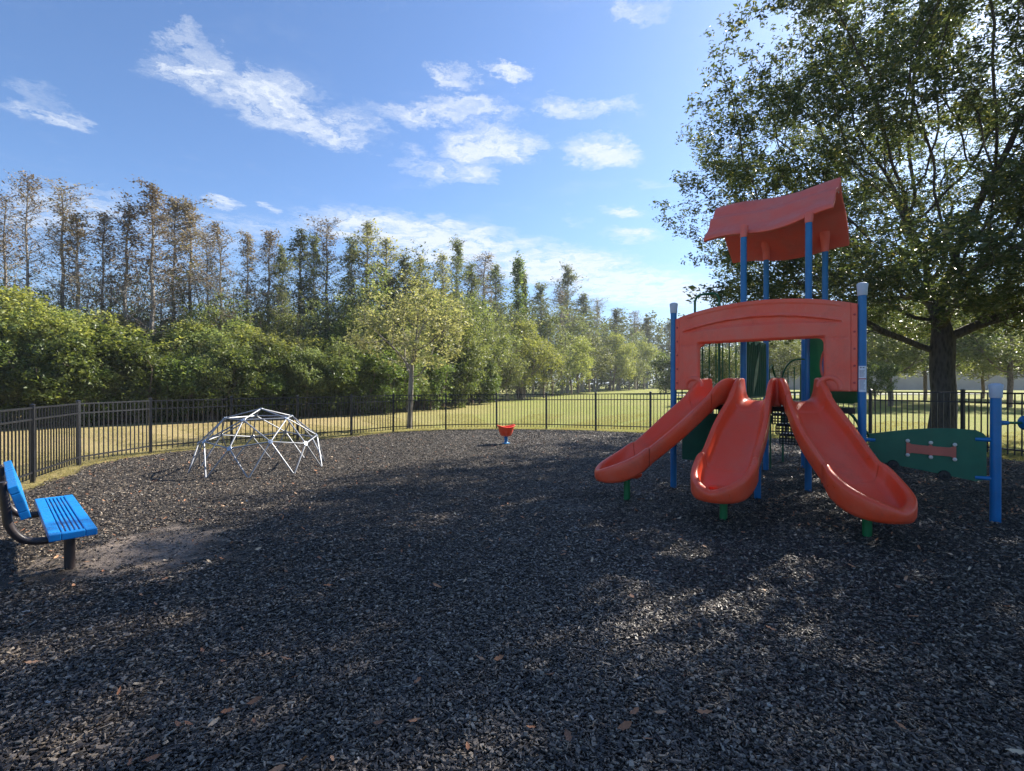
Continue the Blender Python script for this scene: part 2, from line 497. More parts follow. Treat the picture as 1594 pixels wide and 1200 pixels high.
# ------------------------------------------------------------------ ground sheets
gx = np.sinh(np.linspace(-5.2, 5.2, 150)) * 5.0; gx = gx / gx.max() * 420
gy = np.concatenate([np.linspace(-60, 0, 20)[:-1], np.sinh(np.linspace(0, 4.6, 120)) / math.sinh(4.6) * 700])
XX, YY = np.meshgrid(gx, gy)
ZZ = g_smooth(XX, YY) + .008 * wav(XX * .6, YY * .6) * (np.hypot(XX, YY - 8) < 40)
nx_, ny_ = len(gx), len(gy)
idx = np.arange(nx_ * ny_).reshape(ny_, nx_)
Fq = np.stack([idx[:-1, :-1], idx[:-1, 1:], idx[1:, 1:], idx[1:, :-1]], -1).reshape(-1, 4)
tag(add_obj('ground', mesh_np('ground', np.stack([XX, YY, ZZ], -1), Fq, M['ground'], True)), kind='structure')

# mulch bed: polar sheet inside the fence
MC = np.array([0.9, 6.0])
poly = np.array(FENCE + [(8.6, 0.5), (6.5, -3.5), (1.0, -5.2), (-4.0, -3.0), (-5.4, 1.0)], dtype=float)


def ray_r(a):
    d = np.array([math.cos(a), math.sin(a)]); best = 1e9
    for i in range(len(poly)):
        p, q = poly[i] - MC, poly[(i + 1) % len(poly)] - MC
        e = q - p; den = d[0] * e[1] - d[1] * e[0]
        if abs(den) < 1e-9: continue
        tt = (p[0] * e[1] - p[1] * e[0]) / den; ss = (p[0] * d[1] - p[1] * d[0]) / den
        if tt > 0 and -1e-6 <= ss <= 1 + 1e-6: best = min(best, tt)
    return best


NA, NR = 300, 120
angs = np.linspace(0, 2 * math.pi, NA, endpoint=False)
RB = np.array([ray_r(a) for a in angs])
RB = RB - .28 - .10 * np.sin(angs * 23) * np.sin(angs * 7 + 1) - .05 * np.sin(angs * 61)


def mulch_edge(x, y):
    a = np.arctan2(y - MC[1], x - MC[0]) % (2 * math.pi)
    return np.interp(a, np.append(angs, 2 * math.pi), np.append(RB, RB[0])) - np.hypot(x - MC[0], y - MC[1])


def mulch_top(x, y):
    b_ = g_smooth(x, y) + .012
    return b_ + (mulch_h(x, y) - b_) * np.clip(mulch_edge(x, y) / .8, 0, 1)


fr = (np.arange(1, NR + 1) / NR)
Rr = RB[:, None] * fr[None, :]
PX = MC[0] + Rr * np.cos(angs)[:, None]; PY = MC[1] + Rr * np.sin(angs)[:, None]
edge_t = np.clip(RB[:, None] * (1 - fr)[None, :] / .8, 0, 1)
PZ = g_smooth(PX, PY) + .012 + (mulch_h(PX, PY) - g_smooth(PX, PY) - .012) * edge_t
PZ[:, -1] -= .03
V = np.concatenate([np.stack([PX, PY, PZ], -1).reshape(-1, 3), [[MC[0], MC[1], gz(*MC)]]])
I = np.arange(NA * NR).reshape(NA, NR); J = np.roll(I, -1, 0)
Fq = np.stack([I[:, :-1], I[:, 1:], J[:, 1:], J[:, :-1]], -1).reshape(-1, 4).tolist()
Fq += [[NA * NR, int(I[k, 0]), int(J[k, 0])] for k in range(NA)]
tag(add_obj('playground_surface', mesh_np('playground_surface', V, Fq, M['mulch'], True)), kind='structure')

# grey path crossing the field far to the right
n = 40
xs = np.linspace(18, 170, n)
V = []
for x in xs:
    for y in (52 + .12 * x, 55.0 + .12 * x): V.append((x, y, float(g_smooth(x, y)) + .06))
Fq = [(2 * i, 2 * i + 2, 2 * i + 3, 2 * i + 1) for i in range(n - 1)]
tag(add_obj('path', mesh_np('path', V, Fq, M['path'])), kind='structure')

# ------------------------------------------------------------------ scatter (geometry nodes over points)
def scatter(name, pts, rot, scl, pick, protos, label):
    me = bpy.data.meshes.new(name)
    me.vertices.add(len(pts)); me.vertices.foreach_set('co', np.asarray(pts, dtype=np.float32).ravel())
    for nm, arr, ty in (('rot', rot, 'FLOAT_VECTOR'), ('scl', scl, 'FLOAT_VECTOR')):
        a = me.attributes.new(nm, ty, 'POINT'); a.data.foreach_set('vector', np.asarray(arr, dtype=np.float32).ravel())
    a = me.attributes.new('pick', 'INT', 'POINT'); a.data.foreach_set('value', np.asarray(pick, dtype=np.int32))
    o = add_obj(name, me)
    ng = bpy.data.node_groups.new(name, 'GeometryNodeTree')
    ng.interface.new_socket('Geometry', in_out='INPUT', socket_type='NodeSocketGeometry')
    ng.interface.new_socket('Geometry', in_out='OUTPUT', socket_type='NodeSocketGeometry')
    N = ng.nodes; L = ng.links
    gi = N.new('NodeGroupInput'); go = N.new('NodeGroupOutput')
    jn = N.new('GeometryNodeJoinGeometry')
    for p in protos:
        oi = N.new('GeometryNodeObjectInfo'); oi.inputs['Object'].default_value = p; oi.inputs['As Instance'].default_value = True
        L.new(oi.outputs['Geometry'], jn.inputs[0])
    ip = N.new('GeometryNodeInstanceOnPoints'); ip.inputs['Pick Instance'].default_value = True
    L.new(gi.outputs[0], ip.inputs['Points']); L.new(jn.outputs[0], ip.inputs['Instance'])
    for nm, ty, sk in (('rot', 'FLOAT_VECTOR', 'Rotation'), ('scl', 'FLOAT_VECTOR', 'Scale'), ('pick', 'INT', 'Instance Index')):
        na = N.new('GeometryNodeInputNamedAttribute'); na.data_type = ty; na.inputs['Name'].default_value = nm
        L.new(na.outputs['Attribute'], ip.inputs[sk])
    L.new(ip.outputs[0], go.inputs[0])
    md = o.modifiers.new('scatter', 'NODES'); md.node_group = ng
    return tag(o, label[0], label[1], kind='stuff')


def proto(name, V, F, mat, attr=None):
    return bpy.data.objects.new(name, mesh_np(name, np.array(V), F, mat, False, attr))


chips = []
for k in range(7):
    r_ = random.Random(k)
    L_, W_, H_ = [(1, .34, .16), (1, .22, .14), (.75, .5, .2), (1.15, .26, .12), (.55, .45, .26), (.9, .3, .22), (1.3, .17, .12)][k]
    V = [(sx * L_ * .5 * r_.uniform(.7, 1.1) + r_.uniform(-.08, .08), sy * W_ * .5 * r_.uniform(.6, 1.1), sz * H_ * .5 * r_.uniform(.6, 1.1) + (sx * r_.uniform(-.05, .05)))
         for sz in (-1, 1) for sy in (-1, 1) for sx in (-1, 1)]
    chips.append(proto('mulch_chip', V, [(0, 2, 3, 1), (4, 5, 7, 6), (0, 1, 5, 4), (2, 6, 7, 3), (0, 4, 6, 2), (1, 3, 7, 5)], M['chip']))
D0 = 10500.0
RR = 20.0
rs = np.linspace(1.0, RR, 400)
dens = D0 * np.minimum(1, (2.8 / rs) ** 1.65)
pdf = dens * rs; cdf = np.cumsum(pdf); tot = cdf[-1] * (rs[1] - rs[0]) * R(116); cdf /= cdf[-1]
NCH = int(tot)
rr = np.interp(rng.random(NCH), cdf, rs); aa = R(90) + R(116) * (rng.random(NCH) - .5)
cx, cy = rr * np.cos(aa), rr * np.sin(aa)
ok = mulch_edge(cx, cy) > -.06 * rng.random(NCH)
sd_ = np.hypot(cx - SAND[0], cy - SAND[1]) + wav(cx * 2, cy * 2) * .8
ok &= ~((sd_ < .75) & (rng.random(NCH) < .82))
cx, cy, rr = cx[ok], cy[ok], rr[ok]; NCH = len(cx)
cz = mulch_top(cx, cy) + .002 + rng.random(NCH) * .012
tilt = .20
rot = np.stack([rng.normal(0, tilt, NCH), rng.normal(0, tilt, NCH), rng.random(NCH) * 6.283], -1)
s0 = .0172 * np.minimum(np.exp(rng.normal(0, .42, NCH)), 2.0) * (1 + rr * .03)
scl = np.stack([s0, s0 * rng.uniform(.8, 1.3, NCH), s0 * rng.uniform(.8, 1.6, NCH)], -1)
scatter('rubber_mulch', np.stack([cx, cy, cz], -1), rot, scl, rng.integers(0, 7, NCH), chips, ('loose shredded black rubber mulch covering the playground', 'mulch'))

# fallen oak leaves on the mulch
def leaf_proto(seed):
    r_ = random.Random(seed)
    prof = [(0, .02), (.12, .07), (.3, .16), (.48, .13), (.62, .19), (.8, .12), (1, .0)]
    cur = r_.uniform(.1, .5)
    V = []; F = []
    for x, w_ in prof:
        z = cur * x * x * .5 + r_.uniform(-.02, .02)
        V += [(x - .5, w_ * r_.uniform(.8, 1.2), z + .10 * r_.random()), (x - .5, 0, z), (x - .5, -w_ * r_.uniform(.8, 1.2), z + .10 * r_.random())]
    for i in range(len(prof) - 1):
        F += [(3 * i, 3 * i + 1, 3 * i + 4, 3 * i + 3), (3 * i + 1, 3 * i + 2, 3 * i + 5, 3 * i + 4)]
    return V, F


def litter_mat():
    m, t, b = new_mat('dry_leaf')
    oi = t.n('ShaderNodeObjectInfo')
    t.set(b.inputs['Base Color'], t.ramp(oi.outputs['Random'], [(0, (.20, .09, .045)), (.4, (.42, .17, .07)), (.75, (.50, .28, .15)), (1, (.58, .44, .28))]))
    b.inputs['Roughness'].default_value = .65
    return m


M['dry'] = litter_mat()
lv = [leaf_proto(k) for k in range(5)]
lme = [mesh_np('fallen_leaf', np.array(v), f, M['dry'], True) for v, f in lv]
LEAF_LABEL = 'small curled dry orange-brown oak leaf lying on the near black mulch'
for k in range(90):
    a = R(90) + R(94) * (rng.random() - .5); d = 2.15 + 3.6 * rng.random() ** 1.3
    x, y = d * math.cos(a) , d * math.sin(a)
    if y < 1.75: y = 1.75 + random.random()
    o = add_obj('fallen_leaf', lme[k % 5], None, (x, y, gz(x, y) + .036), (rng.normal(0, .25), rng.normal(0, .2), rng.random() * 6.28))
    s_ = rng.uniform(.042, .078); o.scale = (s_, s_ * rng.uniform(.8, 1.2), s_)
    tag(o, LEAF_LABEL, 'leaf', 'dry oak leaves scattered on the near mulch')
lp = [proto('leaf_litter_piece', v, f, M['dry']) for v, f in lv]
n = 1500
a = R(90) + R(110) * (rng.random(n) - .5); d = 4.5 + 12 * rng.random(n) ** .9
x, y = d * np.cos(a), d * np.sin(a)
x = np.concatenate([x, rng.uniform(3, 9, 1100)]); y = np.concatenate([y, rng.uniform(4.5, 12, 1100)])
ok = mulch_edge(x, y) > .1; x, y = x[ok], y[ok]; n = len(x)
s_ = rng.uniform(.035, .065, n)
scatter('leaf_litter', np.stack([x, y, mulch_top(x, y) + .030], -1), np.stack([rng.normal(0, .3, n), rng.normal(0, .3, n), rng.random(n) * 6.28], -1),
        np.stack([s_, s_, s_], -1), rng.integers(0, 5, n), lp, ('scattered dry leaf litter across the mulch beyond the foreground', 'leaf litter'))

# grass tufts beyond and along the fence
tufts = []
for k in range(4):
    r_ = random.Random(40 + k); V = []; F = []; at = []
    for j in range(9):
        a = r_.uniform(0, 6.28); x0, y0 = r_.uniform(-.5, .5), r_.uniform(-.5, .5); h = r_.uniform(.5, 1.1); ln = r_.uniform(.1, .6)
        wv = .035; b = len(V)
        V += [(x0 - wv * math.sin(a), y0 + wv * math.cos(a), 0), (x0 + wv * math.sin(a), y0 - wv * math.cos(a), 0), (x0 + ln * math.cos(a), y0 + ln * math.sin(a), h)]
        F.append((b, b + 1, b + 2)); at.append(r_.random())
    tufts.append(proto('grass_tuft', V, F, M['grass'], {'rnd': at}))
fp = np.array(FENCE)
pts = []
for i in range(len(fp) - 1):
    e = fp[i + 1] - fp[i]; L_ = np.linalg.norm(e); nrm = np.array([-e[1], e[0]]) / L_   # to the outside
    if np.dot(nrm, fp[i] - MC) < 0: nrm = -nrm
    m_ = int(L_ * 1500)
    tt = rng.random(m_)[:, None]; off = (-.30 + 9.0 * rng.random(m_) ** 1.7)[:, None]
    pts.append(fp[i] + e * tt + nrm * off)
pts = np.concatenate(pts)
ok = (mulch_edge(pts[:, 0], pts[:, 1]) < .03) & (pts[:, 1] > 4); pts = pts[ok]; n = len(pts)
s_ = rng.uniform(.035, .075, n)
scatter('grass', np.concatenate([pts, (g_smooth(pts[:, 0], pts[:, 1]) - .004)[:, None]], 1), np.stack([np.zeros(n), np.zeros(n), rng.random(n) * 6.28], -1),
        np.stack([s_, s_, s_ * rng.uniform(.5, 1.1, n)], -1), rng.integers(0, 4, n), tufts, ('short dry grass growing round and beyond the black fence', 'grass'))

# ------------------------------------------------------------------ fence
fence = thing('fence', 'long curving black metal picket fence around the playground', 'fence')
PH = 1.29
pk_me = None
pickets = []
rail_n = 0
box_me = {}


def box_mesh(name, d, mat, bev=.003):
    key = (name, tuple(round(k, 4) for k in d))
    if key not in box_me:
        mb = MB().box((0, 0, 0), d); o = mb.obj(name, mat, None, smooth=False, bevel=bev)
        box_me[key] = o.data; bpy.data.objects.remove(o)
    return box_me[key]


post_me = box_mesh('post', (.058, .058, PH + .25), M['fence'], .004)
cap_mb = MB().box((0, 0, .006), (.066, .066, .012)).add([(-.033, -.033, .012), (.033, -.033, .012), (.033, .033, .012), (-.033, .033, .012), (0, 0, .03)], [(0, 1, 4), (1, 2, 4), (2, 3, 4), (3, 0, 4)])
cap_o = cap_mb.obj('post_cap', M['fence'], None, smooth=False); cap_me = cap_o.data; bpy.data.objects.remove(cap_o)
picket_me = box_mesh('picket', (.018, .018, PH - .12), M['fence'], 0)
prev = None
allp = []
for i, (x, y) in enumerate(FENCE):
    z0 = float(g_smooth(x, y))
    if i < len(FENCE) - 1: nx2 = FENCE[i + 1]
    dr = math.atan2(nx2[1] - y, nx2[0] - x) if i < len(FENCE) - 1 else dr
    p = add_obj('post', post_me, fence, (x, y, z0 + PH / 2 - .125), (R(random.uniform(-.4, .4)), R(random.uniform(-.4, .4)), dr))
    add_obj('post_cap', cap_me, p, (0, 0, (PH + .25) / 2))
for i in range(len(FENCE) - 1):
    a, b = Vector((*FENCE[i], 0)), Vector((*FENCE[i + 1], 0))
    a.z = float(g_smooth(a.x, a.y)); b.z = float(g_smooth(b.x, b.y))
    d = b - a; L_ = d.length; an = math.atan2(d.y, d.x); pt = -math.atan2(d.z, math.hypot(d.x, d.y))
    for h in (PH - .045, PH - .235, .175):
        rm = box_mesh('rail', (round(L_ - .06, 3), .026, .028), M['fence'], 0)
        add_obj('rail', rm, fence, tuple((a + b) / 2 + Vector((0, 0, h))), (0, pt, an))
    npk = max(2, int(round((L_ - .06) / .108)))
    for k in range(1, npk):
        p = a + d * (k / npk)
        allp.append((math.hypot(p.x, p.y), p.x, p.y, p.z, an))
vis = [q for q in allp if q[2] > 1 and abs(math.atan2(q[1], q[2])) < R(49)]
vis.sort()
near = vis[:296]
rest = [q for q in allp if q not in near]
for (_, x, y, z, an) in near:
    add_obj('picket', picket_me, fence, (x, y, z + .075 + (PH - .12) / 2), (0, 0, an))
mb = MB()
for (_, x, y, z, an) in rest:
    mb.box((x, y, z + .075 + (PH - .12) / 2), (.018, .018, PH - .12), Matrix.Rotation(an, 3, 'Z'))
tag(mb.obj('far_picket', M['fence'], fence, smooth=False), kind='stuff')

# ------------------------------------------------------------------ play structure
PO = Vector((3.315, 6.815, 0)); PR = math.atan2(-.653, .757)
play = thing('play_structure', 'big orange and blue playground structure with three slides and a wavy roof', 'play structure', tuple(PO), PR)
GPS = .10                                   # ground level round the structure


def loc2w(u, y): return (PO.x + .757 * u + .653 * y, PO.y - .653 * u + .757 * y)


def w2loc(X, Y):
    dx, dy = X - PO.x, Y - PO.y
    return (.757 * dx - .653 * dy, .653 * dx + .757 * dy)


def blue_post(u, y, top, cap=True, label=None, rad=.0445, mat='blue', z0=-.25):
    mb = MB().tube([(u, y, z0), (u, y, top)], rad, 20)
    o = mb.obj('post', M[mat], play)
    if label: o['label'] = label
    if cap:
        prof = [(rad + .004, -.075), (rad + .007, -.07), (rad + .009, 0.0), (rad + .016, .055), (rad + .013, .068), (rad * .7, .082), (0.001, .086)]
        c = MB().lathe(prof, 20, (u, y, top)); c.obj('post_cap', M['cap'], o)
    return o


blue_post(-1.17, 0, 2.78)
prt = blue_post(1.17, 0, 2.78, label='blue post with a white warning sticker')
blue_post(0, 0.02, 1.34, cap=False)
for (u, y) in ((-.42, .84), (.45, .85), (-.45, 2.23), (.43, 2.25)):
    blue_post(u, y, 3.97, cap=False)
blue_post(.02, 2.83, 2.5, cap=True)

# sticker on the right post: rounded patch standing 1.5 mm off the pipe
def curved_patch(cx_, cy_, rad, a0, a1, z0, z1, seg=10):
    V = []; F = []
    for i in range(seg + 1):
        a = a0 + (a1 - a0) * i / seg
        for z in (z0, z1):
            V.append((cx_ + rad * math.cos(a), cy_ + rad * math.sin(a), z))
    for i in range(seg): F.append((2 * i, 2 * i + 2, 2 * i + 3, 2 * i + 1))
    return V, F


cu, cyy = 1.17, 0.0
to_cam = w2loc(0, 0); base_a = math.atan2(to_cam[1] - cyy, to_cam[0] - cu)
mbs = MB().add(*curved_patch(cu, cyy, .0463, base_a - .85, base_a + 1.0, 1.55, 1.86))
st = mbs.obj('warning_sticker', M['sticker'], prt)
mbs = MB()
for zz, a0, a1, hh in ([(1.835, -.5, -.1, .012), (1.835, .1, .5, .012)] + [(1.805 - .014 * k, -.6, .6 - .12 * (k % 3), .005) for k in range(6)] + [(1.685 - .013 * k, -.6, .65 - .1 * (k % 4), .005) for k in range(9)]):
    mbs.add(*curved_patch(cu, cyy, .0468, base_a + a0, base_a + a1, zz, zz + hh, 6))
mbs.obj('sticker_print', M['ink'], prt)
MB().add(*curved_patch(cu, cyy, .0468, base_a - .84, base_a + .99, 1.70, 1.712)).obj('sticker_band', M['redink'], prt)

# entry panel ---------------------------------------------------
UW, ZT = .77, 2.22


def arch(u): return 2.765 - .155 * (abs(u) / 1.12) ** 2.1


def ssf(a, b, x):
    t = min(1, max(0, (x - a) / (b - a))) if a != b else float(x > a)
    return t * t * (3 - 2 * t)


def panel_depth(u, z):
    d = 0.0
    # crescent shaped recess over the opening
    t = (u + .02) / .98
    if abs(t) < 1:
        up = 2.415 + .135 * (1 - abs(t) ** 2.0)
        lo = 2.40 + .045 * (1 - abs(t) ** 2.0)
        d += .030 * ssf(0, .012, up - z) * ssf(-.02, .03, z - lo) - .012 * ssf(.03, .0, abs(z - up - .008))
    topd = arch(u) - z
    d += .009 * ssf(.052, .062, topd) * ssf(1.0, .9, abs(u)) - .006
    d += .020 * ssf(1.055, 1.065, abs(u))                 # side flange
    d += .016 * ssf(.0, .05, 1) * 0
    # frame rolled back into the opening
    if z < ZT + .05 and abs(u) < UW + .06:
        e = max(abs(u) - UW, z - ZT)
        d += .05 * ssf(.035, -.005, e)
    # soft swelling of the legs
    if z < 2.2: d += -.012 * ssf(.0, .10, abs(u) - UW - .06) * ssf(1.05, .99, abs(u))
    return d


mb = MB()


def grid(us, zf):
    V = []; F = []; k = len(zf(0))
    for i, _ in enumerate(us):
        for (u, z) in zf(i): V.append((u, -.055 + panel_depth(u, z), z))
    for i in range(len(us) - 1):
        for j in range(k - 1): F.append((i * k + j, (i + 1) * k + j, (i + 1) * k + j + 1, i * k + j + 1))
    mb.add(V, F)


us = np.linspace(-1.125, 1.125, 190)
grid(us, lambda i: [(us[i], ZT + (arch(us[i]) - ZT) * q) for q in np.linspace(0, 1, 56)])
for sgn in (-1, 1):
    q0 = np.linspace(0, 1, 32)
    zs = np.concatenate([np.linspace(1.555, ZT - .07, 26)[:-1], np.linspace(ZT - .07, ZT, 9)])
    def col(i, sgn=sgn, q0=q0, zs=zs):
        res = []
        for z in zs:
            rr_ = .07; ui = UW
            if z > ZT - rr_: ui = UW - (rr_ - math.sqrt(max(0, rr_ ** 2 - (z - (ZT - rr_)) ** 2)))
            res.append((sgn * (ui + (1.125 - ui) * q0[i]), z))
        return res
    grid(q0, col)
panel = mb.obj('entry_panel', M['faded'], play, weld=.0015, angle=50)
md = panel.modifiers.new('solid', 'SOLIDIFY'); md.thickness = .085; md.offset = -1 if True else 1
# find out which way is "behind": normals should point to the front (-y)
bm = bmesh.new(); bm.from_mesh(panel.data)
if sum(f.normal.y for f in bm.faces) > 0: bmesh.ops.reverse_faces(bm, faces=bm.faces)
bm.to_mesh(panel.data); bm.free()
for sgn in (-1, 1):
    for k in range(5):
        z = 1.66 + k * .205
        MB().lathe([(.001, .008), (.010, .008), (.013, .004), (.013, 0)], 10).obj('bolt', M['redink'], panel, loc=(sgn * 1.098, -.042, z), rot=(R(90), 0, 0))
    # rolled arch where the outer slide wall meets the panel leg
    pts = [(sgn * (.845 + .115 * math.cos(a)), -.055, 1.60 + .125 * math.sin(a)) for a in np.linspace(-.2, math.pi * .98, 22)]
    MB().tube(pts, .034, 12).obj('slide_hood', M['faded'], panel)

# slides --------------------------------------------------------
SLOPE = np.linspace(0, 1, 400)
def _sl(s): return ssf(.03, .20, s) * (1 - ssf(.62, 1.0, s) * .97)
_sv = np.array([_sl(s) for s in SLOPE]); _cum = np.cumsum(_sv); _cum = _cum / _cum[-1]
BED0, BED1 = 1.425, .395
def bed(s): return BED0 - (BED0 - BED1) * float(np.interp(s, SLOPE, _cum))


def half_profile(w_, H, t=.055, r_=.034):
    P = [(w_, -t), (w_ * .6, -t), (.07, -t - .004), (.022, -t + .012), (.004, -t + .05)]
    P += [(0.0, H - r_ - .05 if H > .14 else -t + .055 + (H - r_ + t - .055) * .6)]
    for a in np.linspace(0, math.pi, 9): P.append((r_ - r_ * math.cos(a), H - r_ + r_ * math.sin(a) * .9))
    k = 2 * r_
    for dd, hh in ((.008, .72), (.016, .48), (.03, .26), (.05, .11), (.078, .03), (.11, .0)):
        P.append((k + dd, (H - r_) * hh))
    P.append((k + .11 + (w_ - k - .11) * .5, -.003)); P.append((w_, -.005))
    return P


def make_slide(P0, P1, P2, label):
    ts = np.linspace(0, 1, 200)[:, None]
    C = (1 - ts) ** 2 * np.array(P0) + 2 * ts * (1 - ts) * np.array(P1) + ts ** 2 * np.array(P2)
    seg = np.linalg.norm(np.diff(C, axis=0), axis=1); S = np.concatenate([[0], np.cumsum(seg)]); L_ = S[-1]
    def pos(s, v):
        s_ = min(max(s, 0), L_)
        p = np.array([np.interp(s_, S, C[:, 0]), np.interp(s_, S, C[:, 1])])
        e = .01; q = np.array([np.interp(min(s_ + e, L_), S, C[:, 0]) - np.interp(max(s_ - e, 0), S, C[:, 0]), np.interp(min(s_ + e, L_), S, C[:, 1]) - np.interp(max(s_ - e, 0), S, C[:, 1])])
        q /= np.linalg.norm(q)
        if s > L_: p = p + q * (s - L_)
        if s < 0: p = p + q * s
        return p + v * np.array([q[1], -q[0]])     # v to the right looking down the slide
    def Wd(s):
        q = s / L_
        return .243 + .082 * ssf(.08, .5, q) + .062 * ssf(.63, .78, q)
    def Hh(s):
        q = s / L_
        return .30 - .085 * ssf(.02, .26, q) - .015 * ssf(.3, .6, q) + .022 * ssf(.655, .69, q)
    def P3(s, v, h):
        p = pos(s, v); return (p[0], -p[1], bed(s / L_) + h)          # n is forward, local y is behind
    def sweep(s0, s1, n, grow=0.0):
        mb = MB(); V = []; F = []; k = None
        for i in range(n + 1):
            s = s0 + (s1 - s0) * i / n
            w_ = Wd(s) + grow; hp = half_profile(w_, Hh(s) + grow, .055 + grow)
            ring = [(-(w_ - d), h) for d, h in hp] + [((w_ - d), h) for d, h in reversed(hp[1:-1])]
            k = len(ring)
            for (v, h) in ring: V.append(P3(s, v, h))
        for i in range(n):
            for j in range(k): F.append((i * k + j, i * k + (j + 1) % k, (i + 1) * k + (j + 1) % k, (i + 1) * k + j))
        F.append(tuple(range(k))); F.append(tuple(n * k + j for j in range(k - 1, -1, -1)))
        return mb.add(V, F)
    sa, sb = .20 * L_, .665 * L_
    root = sweep(sa + .004, sb - .004, 34).obj('slide', M['orange'], play, angle=60)
    root['label'] = label
    sweep(-.07, sa - .004, 14, .0035).obj('slide_entry', M['orange'], root, angle=60)
    # exit: follow the outline round the tip
    a = .53; se = L_ - a
    Q = []
    for s in np.linspace(sb + .004, se, 8): Q.append((s, -1, None))
    for ph in np.linspace(math.pi / 2, -math.pi / 2, 41)[1:-1]: Q.append((None, None, ph))
    for s in np.linspace(se, sb + .004, 8): Q.append((s, 1, None))
    V = []; F = []; k = None
    Wse = Wd(se) + .004
    for (s, sg, ph) in Q:
        if ph is None:
            w_ = Wd(s) + .004 * 1; H = Hh(s) + .004; o = (s, sg * w_); sp = (s, 0)
            ln = w_
        else:
            o = (se + a * math.cos(ph) ** .88 if math.cos(ph) > 0 else se, -Wse * math.sin(ph)); sp = (se + (a - Wse) * .35 * math.cos(ph), 0)
            H = .090 + (Hh(se) + .004 - .090) * abs(math.sin(ph)) ** 1.25
            ln = math.hypot(o[0] - sp[0], o[1] - sp[1])
        r_ = .034 + (.012 * math.cos(ph) if ph is not None else 0) + (.006 * ssf(sb, se, s) if ph is None else .006)
        hp = half_profile(ln, H, .059, r_); k = len(hp)
        for d, h in hp:
            f = d / ln
            V.append(P3(o[0] + (sp[0] - o[0]) * f, o[1] + (sp[1] - o[1]) * f, h - .0 * f))
    for i in range(len(Q) - 1):
        for j in range(k - 1): F.append((i * k + j, i * k + j + 1, (i + 1) * k + j + 1, (i + 1) * k + j))
    MB().add(V, F).obj('slide_exit', M['orange'], root, weld=.002, angle=60)
    # collar rings at the two joints
    for s in (sa, sb):
        mb = MB(); V = []; F = []
        for i in range(3):
            ss = s + (-.034, -.020, -.006)[i]
            w_ = Wd(ss); hp = half_profile(w_ + .007, Hh(ss) + .003, .066)[2:9]
            for sg in (-1, 1):
                for d, h in hp: V.append(P3(ss, sg * (w_ + .007 - d), h))
        k = 7
        for i in range(2):
            for sg in range(2):
                b0 = i * 2 * k + sg * k; b1 = (i + 1) * 2 * k + sg * k
                for j in range(k - 1): F.append((b0 + j, b0 + j + 1, b1 + j + 1, b1 + j))
        mb.add(V, F).obj('joint_flange', M['orange'], root, angle=60)
    # moulded boss and green leg under the exit
    s_leg = L_ - .44
    p = pos(s_leg, 0)
    zb = bed(s_leg / L_) - .055
    mb = MB(); dirv = pos(s_leg + .01, 0) - pos(s_leg, 0); an = math.atan2(-dirv[1], dirv[0])
    for zz, sc in ((zb + .02, 1.0), (zb - .03, .92), (zb - .06, .72)):
        for (ax_, ay_) in ((-.17, -.15), (-.17, .15), (.16, .12), (.16, -.12)):
            c_, s_2 = math.cos(an), math.sin(an)
            mb.v.append((p[0] + (ax_ * c_ - ay_ * s_2) * sc, -p[1] + (ax_ * s_2 + ay_ * c_) * sc, zz))
    for i in range(2):
        for j in range(4): mb.f.append((i * 4 + j, i * 4 + (j + 1) % 4, (i + 1) * 4 + (j + 1) % 4, (i + 1) * 4 + j))
    mb.f += [(3, 2, 1, 0), (8, 9, 10, 11)]
    mb.obj('leg_mount', M['orange'], root, bevel=.015)
    MB().tube([(p[0], -p[1], -.2), (p[0], -p[1], zb - .05)], .043, 20).obj('leg', M['footgreen'], root)
    for (q_, v_) in ((.80, -.05), (.86, .08), (.90, -.02), (.45, .09), (.93, .10)):
        q_ += rdl.uniform(-.02, .02); v_ += rdl.uniform(-.03, .03)
        p_ = P3(L_ * q_, v_, .006); wx = PO.x + .757 * p_[0] + .653 * p_[1]; wy = PO.y - .653 * p_[0] + .757 * p_[1]
        sl_ = (bed(q_ + .01) - bed(q_ - .01)) / (.02 * L_)
        o = add_obj('fallen_leaf', lme[int(rdl.uniform(0, 5))], None, (wx, wy, p_[2]), (0, 0, rdl.uniform(0, 6.28)))
        k_ = rdl.uniform(.026, .042); o.scale = (k_, k_, k_ * .6)
        tag(o, 'tiny brown dead leaf lying in the bed of the ' + label.split()[0] + ' orange slide', 'leaf', 'dead leaves lying in the ' + label.split()[0] + ' slide')
    return root


rdl = random.Random(4)
make_slide((-.505, 0), (-.76, .66), (-1.66, 1.44), 'left orange slide curving out to the left')
make_slide((0, 0), (0, .9), (-.02, 1.76), 'middle orange slide running straight down')
make_slide((.505, 0), (.76, .66), (1.66, 1.44), 'right orange slide curving out to the right')
# apron closing the gap between the slide mouths
for (a_, b_) in ((-.30, -.20), (.20, .30)):
    V = [(a_, -.02, 1.34), (b_, -.02, 1.34), (b_, -.02, 1.66), ((a_ + b_) / 2, -.02, 1.73), (a_, -.02, 1.66)]
    V2 = [(x, -.075, z - (.0 if z > 1.5 else -.02)) for x, y, z in V]
    MB().add(V + V2, [(0, 1, 2, 3, 4), (9, 8, 7, 6, 5)] + [(i, (i + 1) % 5, 5 + (i + 1) % 5, 5 + i) for i in range(5)]).obj('slide_divider', M['faded'], play, bevel=.012)

# deck, stairs ---------------------------------------------------
def prism(pts, z0, z1):
    n_ = len(pts)
    V = [(x, y, z0) for x, y in pts] + [(x, y, z1) for x, y in pts]
    return V, [tuple(range(n_ - 1, -1, -1)), tuple(range(n_, 2 * n_))] + [(i, (i + 1) % n_, n_ + (i + 1) % n_, n_ + i) for i in range(n_)]


